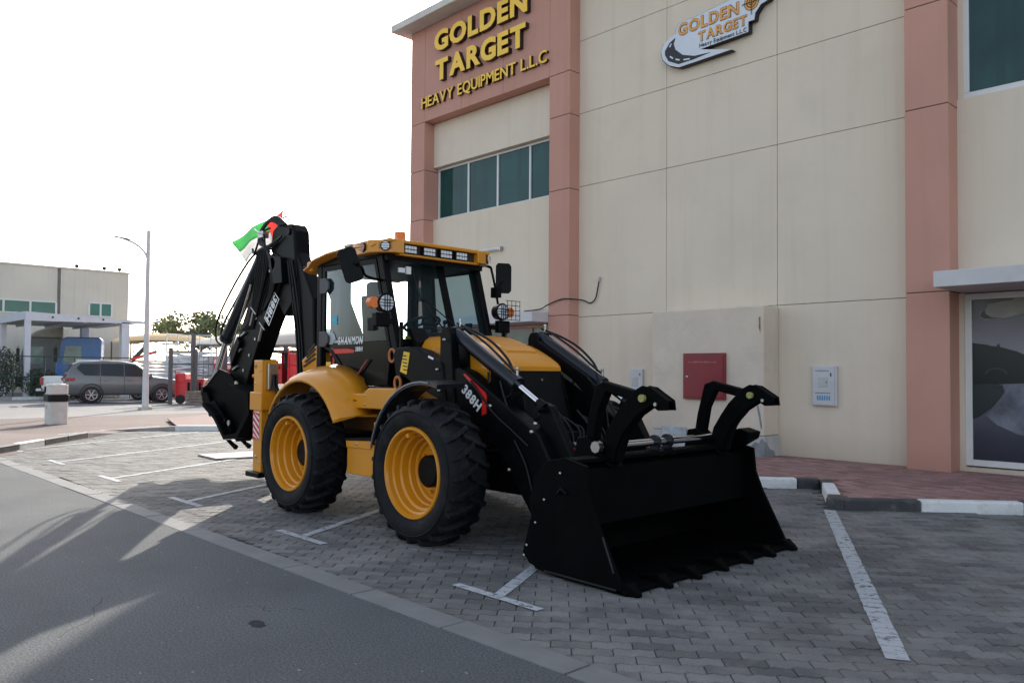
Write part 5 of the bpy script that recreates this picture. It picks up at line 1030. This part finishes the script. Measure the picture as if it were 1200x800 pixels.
# inspection cover lying in the bays
P(MB().pr([(-14.05,5.80),(-13.2,5.76),(-13.05,6.75),(-13.95,6.80)],.006,.03,'z'),'cover_sheet',M('rusty sheet steel',(.33,.27,.25),.7,var=.2,dirt=(.2,.12,.08,.4),ds=5),None,label='flat steel cover plate lying on the sunlit paving behind the machine',cat='cover plate')
# fence of dark steel frames
FM=M('dark grey fence steel',(.10,.11,.115),.5,var=.1)
fn=empty('steel_fence',(-33.5,15.5,0),'dark grey tube frame fence around the yard equipment','fence')
fa=Vector((-35.9,13.55,0)); fd=Vector((.62,.785,0))
def fpost(t,h,w_=.16): p=fa+fd*t; P(MB().box(p.x-w_/2,p.x+w_/2,p.y-w_/2,p.y+w_/2,0,h),'post',FM,fn)
for t,h in ((0,2.45),(.95,3.1),(1.05,2.4),(2.3,2.55),(3.6,2.6),(4.9,2.6),(6.2,2.6)): fpost(t,h,.14)
for z,t0,t1 in ((2.3,0,1),(1.75,0,3.6),(2.58,1.1,6.2),(1.25,1.1,6.2),(.4,1.1,6.2)): P(MB().bar(fa+fd*t0+Vector((0,0,z)),fa+fd*t1+Vector((0,0,z)),.07,.07),'rail',FM,fn)
for k in range(26): p=fa+fd*(1.2+k*.2); P(MB().tube([p+Vector((0,0,.4)),p+Vector((0,0,2.55))],.012,5),'bar',FM,fn)

# red machines in the yard
RDM=M('red machine paint',(.58,.025,.03),.45,var=.15)
def redunit(o,label,sc=1,grill=True):
    r_=empty('red_generator',o,label,'generator','red machines behind the fence'); T=frame(o,R(48)); q=lambda *a:[v*sc for v in a]
    T(MB().box(*q(-.6,.6,-.35,.35,.25,1.1))).build('housing',RDM,r_,bevel=.03)
    T(MB().box(*q(-.62,-.2,-.37,.37,.9,1.35))).build('tank',RDM,r_,bevel=.06)
    T(MB().tube([q(-.6,-.4,.2),q(-.6,-.4,1.5),q(.6,-.4,1.5),q(.6,-.4,.2)],.03*sc,6)).build('frame_tube',RDM,r_)
    for x in (-.4,.4): T(MB().tube([q(x,-.42,.2),q(x,-.3,.2)],.2*sc,14,smooth=False)).build('wheel',TIR,r_)
    for k in range(4): T(MB().box(*q(-.1+k*.16,0.0+k*.16,-.365,-.352,.4,.95))).build('vent',DRK,r_)
redunit((-35.95,14.55,0),'small red generator standing nearest the first fence post')
redunit((-34.9,15.9,.35),'red generator with round tank beside the timber stack',1.1)
redunit((-30.5,17.2,.6),'red machine glimpsed between the backhoe boom and the cab',1.2)
redunit((-34.2,17.2,.3),'tall red unit behind the fence left of the boom',1.35)
redunit((-33.4,16.9,.5),'red machine standing second from the boom behind the fence bars',1.2)
redunit((-32.4,16.3,.2),'red machine nearest the yellow stabilizer behind the fence',1.25)
redunit((-29.6,17.9,.9),'highest red machine, seen through the gap beside the boom',1.3)
WD=M('weathered timber',(.20,.17,.14),.9,var=.3,vs=6)
ts=empty('timber_stack',(-34.6,15.2,0),'low stack of weathered timber and stone blocks at the fence foot','timber stack')
for lvl in range(5):
    for k in range(5):
        p=fa+fd*(.9+k*.75)+Vector((.35,-.35,0)); P(MB().bar(p+Vector((0,0,.06+lvl*.12)),p+fd*(.66+random.uniform(-.04,.08))+Vector((0,0,.06+lvl*.12)),.4+random.uniform(-.05,.05),.10),'plank' if lvl>2 else 'block',WD,ts)
# white access lifts
WL=M('white lift paint',(.60,.63,.66),.5,var=.1)
def lift(o,label,h=3.0):
    l_=empty('access_lift',o,label,'lift','white access lifts behind the fence'); T=frame(o,R(50))
    T(MB().box(-1.2,1.2,-.5,.5,.2,.9)).build('base',WL,l_,bevel=.05)
    for x in (-.8,.8):
        for s_ in (-1,1): T(MB().tube([(x,s_*.5,.25),(x,s_*.62,.25)],.25,14,smooth=False)).build('wheel',TIR,l_)
    n=5
    for k in range(n):
        z0=.9+(h-1.6)*k/n; z1=.9+(h-1.6)*(k+1)/n
        T(MB().bar((-1,-.4,z0),(1,-.4,z1),.07,.10).bar((1,-.3,z0),(-1,-.3,z1),.07,.10)).build('scissor_arm',WL,l_)
    T(MB().box(-1.2,1.2,-.5,.5,h-.7,h-.6)).build('platform',WL,l_)
    m=MB()
    for x in (-1.2,-.6,0,.6,1.2): m.tube([(x,-.5,h-.6),(x,-.5,h+.3)],.03,6)
    for z in (h-.15,h+.3): m.tube([(-1.2,-.5,z),(1.2,-.5,z)],.03,6)
    T(m).build('guard_rail',WL,l_)
lift((-46.5,16.9,0),'white access lift nearest the lamp post behind the fence',2.6); lift((-45.2,18.2,0),'tallest white access lift in the yard left of the tree',3.1)
wt=empty('white_container',(-46,20.5,0),'white box container in the yard behind the access lifts','container'); T=frame((-46,20.5,0),R(50)); T(MB().box(-3,2.2,-1.2,1.2,.1,2.3)).build('box',WL,wt,bevel=.03); T(MB().box(-2.8,2.0,-1.23,-1.205,.4,2.0)).build('panel',M('white lift shade panel',(.5,.52,.55),.5),wt)
kb=empty('knuckle_crane',(-46.6,15.5,0),'small dark and red knuckle crane arm rising behind the grey car','crane'); 
P(MB().bar((-47.2,15.0,1.2),(-46.3,16.1,2.75),.14,.2),'arm',M('brown crane steel',(.05,.035,.03),.6),kb); P(MB().bar((-46.9,15.2,1.9),(-46.0,16.6,2.5),.12,.14),'arm',RDM,kb); P(MB().box(-46.45,-46.2,16.0,16.25,2.6,2.9),'winch',HOSE,kb); P(MB().bar((-47.1,15.1,0),(-47.1,15.1,1.3),.3,.3,up=(1,0,0)),'mast',RDM,kb)
# shade tents
TN=M('beige tent cloth',(.45,.41,.36),.9,var=.06); TN2=M('tan tent cloth',(.42,.30,.15),.9,var=.05)
def tent(o,ang,L,W_,zt,ze,mat,label):
    t=empty('shade_tent',o,label,'tent'); T=frame(o,ang); n=8; secs=[]
    for i in range(n+1):
        x=-L/2+L*i/n; k=1-(2*i/n-1)**2; sag=.25*math.sin(PI*i/n)
        secs.append([(x,-W_/2,ze+.2*k),(x,-W_/4,ze+(zt-ze)*.6*(.6+.4*k)+.05),(x,0,ze+(zt-ze)*(.55+.45*k)),(x,W_/4,ze+(zt-ze)*.6*(.6+.4*k)+.05),(x,W_/2,ze+.2*k)])
    T(MB().loft(secs,closed=False,cap=False)).build('canopy_cloth',mat,t)
    for x in (-L/2+.1,L/2-.1):
        for y in (-W_/2+.1,W_/2-.1): T(MB().tube([(x,y,0),(x,y,ze+.1)],.05,8)).build('pole',FM,t)
    return t
tent((-46.0,21.8,0),R(48),5.5,3.5,3.65,2.85,TN,'beige shade tent beside the tree, left of the backhoe')
tent((-36,21.0,0),R(48),6.5,3.5,3.6,2.6,TN,'pale shade tent glimpsed behind the backhoe boom')
tent((-55,20.4,0),R(48),6,3,3.9,3.2,TN2,'tan shade tent between the warehouse and the lamp post')
sd_=empty('dark_shed',(-30.3,19.5,0),'low dark open shed behind the backhoe boom','shed'); T=frame((-30.3,19.5,0),R(48))
T(MB().box(-3.5,3.5,.8,1.0,0,2.25)).build('back_wall',M('dark shed sheet',(.05,.045,.045),.8),sd_); T(MB().box(-3.6,3.6,-1.1,1.1,2.25,2.36)).build('roof',M('dark shed sheet',(.05,.045,.045),.8),sd_)
for x in (-3.4,0,3.4): T(MB().box(x-.06,x+.06,-1.0,-.88,0,1.9)).build('post',FM,sd_)
# trees, shrubs
LF=M('olive tree leaf',(.15,.18,.085),.75,var=.35,vs=1.2); LF2=M('dark shrub leaf',(.06,.08,.05),.8,var=.35,vs=1.5); BK=M('bark',(.10,.075,.055),.9)
def leaves(m,c,r,n,size,sq=(1,1,1)):
    for _ in range(n):
        while True:
            d=Vector((random.uniform(-1,1),random.uniform(-1,1),random.uniform(-1,1)))
            if d.length<1: break
        p=Vector(c)+Vector((d.x*r*sq[0],d.y*r*sq[1],d.z*r*sq[2])); a=Vector((random.gauss(0,1),random.gauss(0,1),random.gauss(0,1))).normalized(); b=a.orthogonal().normalized(); s_=size*random.uniform(.6,1.4)
        m.add([p-a*s_,p+b*s_*.5,p+a*s_,p-b*s_*.5],[(0,1,2,3)])
def tree(o,h,R_,label,nl=70,mat=LF,size=.14,clumps=26,sq=.5):
    t=empty('tree',o,label,'tree'); o=Vector(o); m=MB(); m.tube([o,o+Vector((.1,0,h*.3)),o+Vector((.15,.1,h*.55))],.22,8,r2=.12); lf=MB()
    for k in range(clumps):
        a=random.uniform(0,2*PI); rr_=R_*math.sqrt(random.random()); z=h*(.58+.34*random.random()*(1-.4*(rr_/R_)))
        e=o+Vector((rr_*math.cos(a),rr_*math.sin(a),z)); m.tube([o+Vector((.12,.05,h*.48)),(o+Vector((0,0,h*.6))+e)/2,e],.05,5,r2=.015)
        leaves(lf,e,random.uniform(.5,.95)*R_*.36,nl,size,(1,1,.7))
    m.build('trunk',BK,t); lf.build('crown',mat,t)
tree((-59.4,24.5,0),6.1,3.2,'bushy olive green tree behind the beige shade tent',95,clumps=44,size=.14)
tree((-50,33,0),5.2,2.6,'small green tree farther back beside the bushy one',60)
def shrub(o,r,h,label,n=4200,size=.055):
    t=empty('shrub',o,label,'shrub','shrubs by the carport'); m=MB(); leaves(m,(o[0],o[1],h*.52),1,n,size,(r,r,h*.5)); m.build('foliage',LF2,t)
    s_=MB(); 
    for k in range(5): s_.tube([(o[0],o[1],0),(o[0]+random.uniform(-.5,.5)*r,o[1]+random.uniform(-.5,.5)*r,h*.8)],.03,5,r2=.01)
    s_.build('stem',BK,t)
shrub((-46.6,9.1,0),1.15,2.6,'large dark shrub at the left edge beside the carport post'); shrub((-46.0,10.9,0),.95,1.5,'low dark green shrub in front of the truck',2600); shrub((-47.3,7.3,0),1.2,2.2,'dark shrub left of the large one, at the frame edge')
mf_=empty('mesh_fence',(-44.6,10.8,0),'thin green mesh fence in front of the shrubs and trucks','fence')
for k in range(6): P(MB().tube([(-45.2,8.2+k*1.35,0),(-45.2,8.2+k*1.35,2.1)],.03,6),'post',M('dark green steel',(.02,.05,.04),.5),mf_)
for z in (2.1,1.1): P(MB().tube([(-45.2,8.2,z),(-45.2,15.0,z)],.03,6),'rail',M('dark green steel',(.02,.05,.04),.5),mf_)
P(MB().box(-44.7,-44.4,5.0,14.0,0,.14),'far_kerb',M('grey far kerb',(.3,.29,.28),.8),None,kind='structure'); P(MB().box(-44.39,-44.37,9.35,10.95,.0,.145),'kerb_stone',KW,bpy.data.objects['far_kerb'])
wr=empty('overhead_wires',(-52,17,4),'thin overhead wires sloping behind the lamp post','wires')
P(MB().tube([(-57.7,18.7,4.4),(-46,22,3.2),(-40,26,2.9)],.018,5),'wire',HOSE,wr); P(MB().tube([(-57.7,18.7,3.6),(-46,22,2.4),(-40,26,2.2)],.018,5),'wire',HOSE,wr)
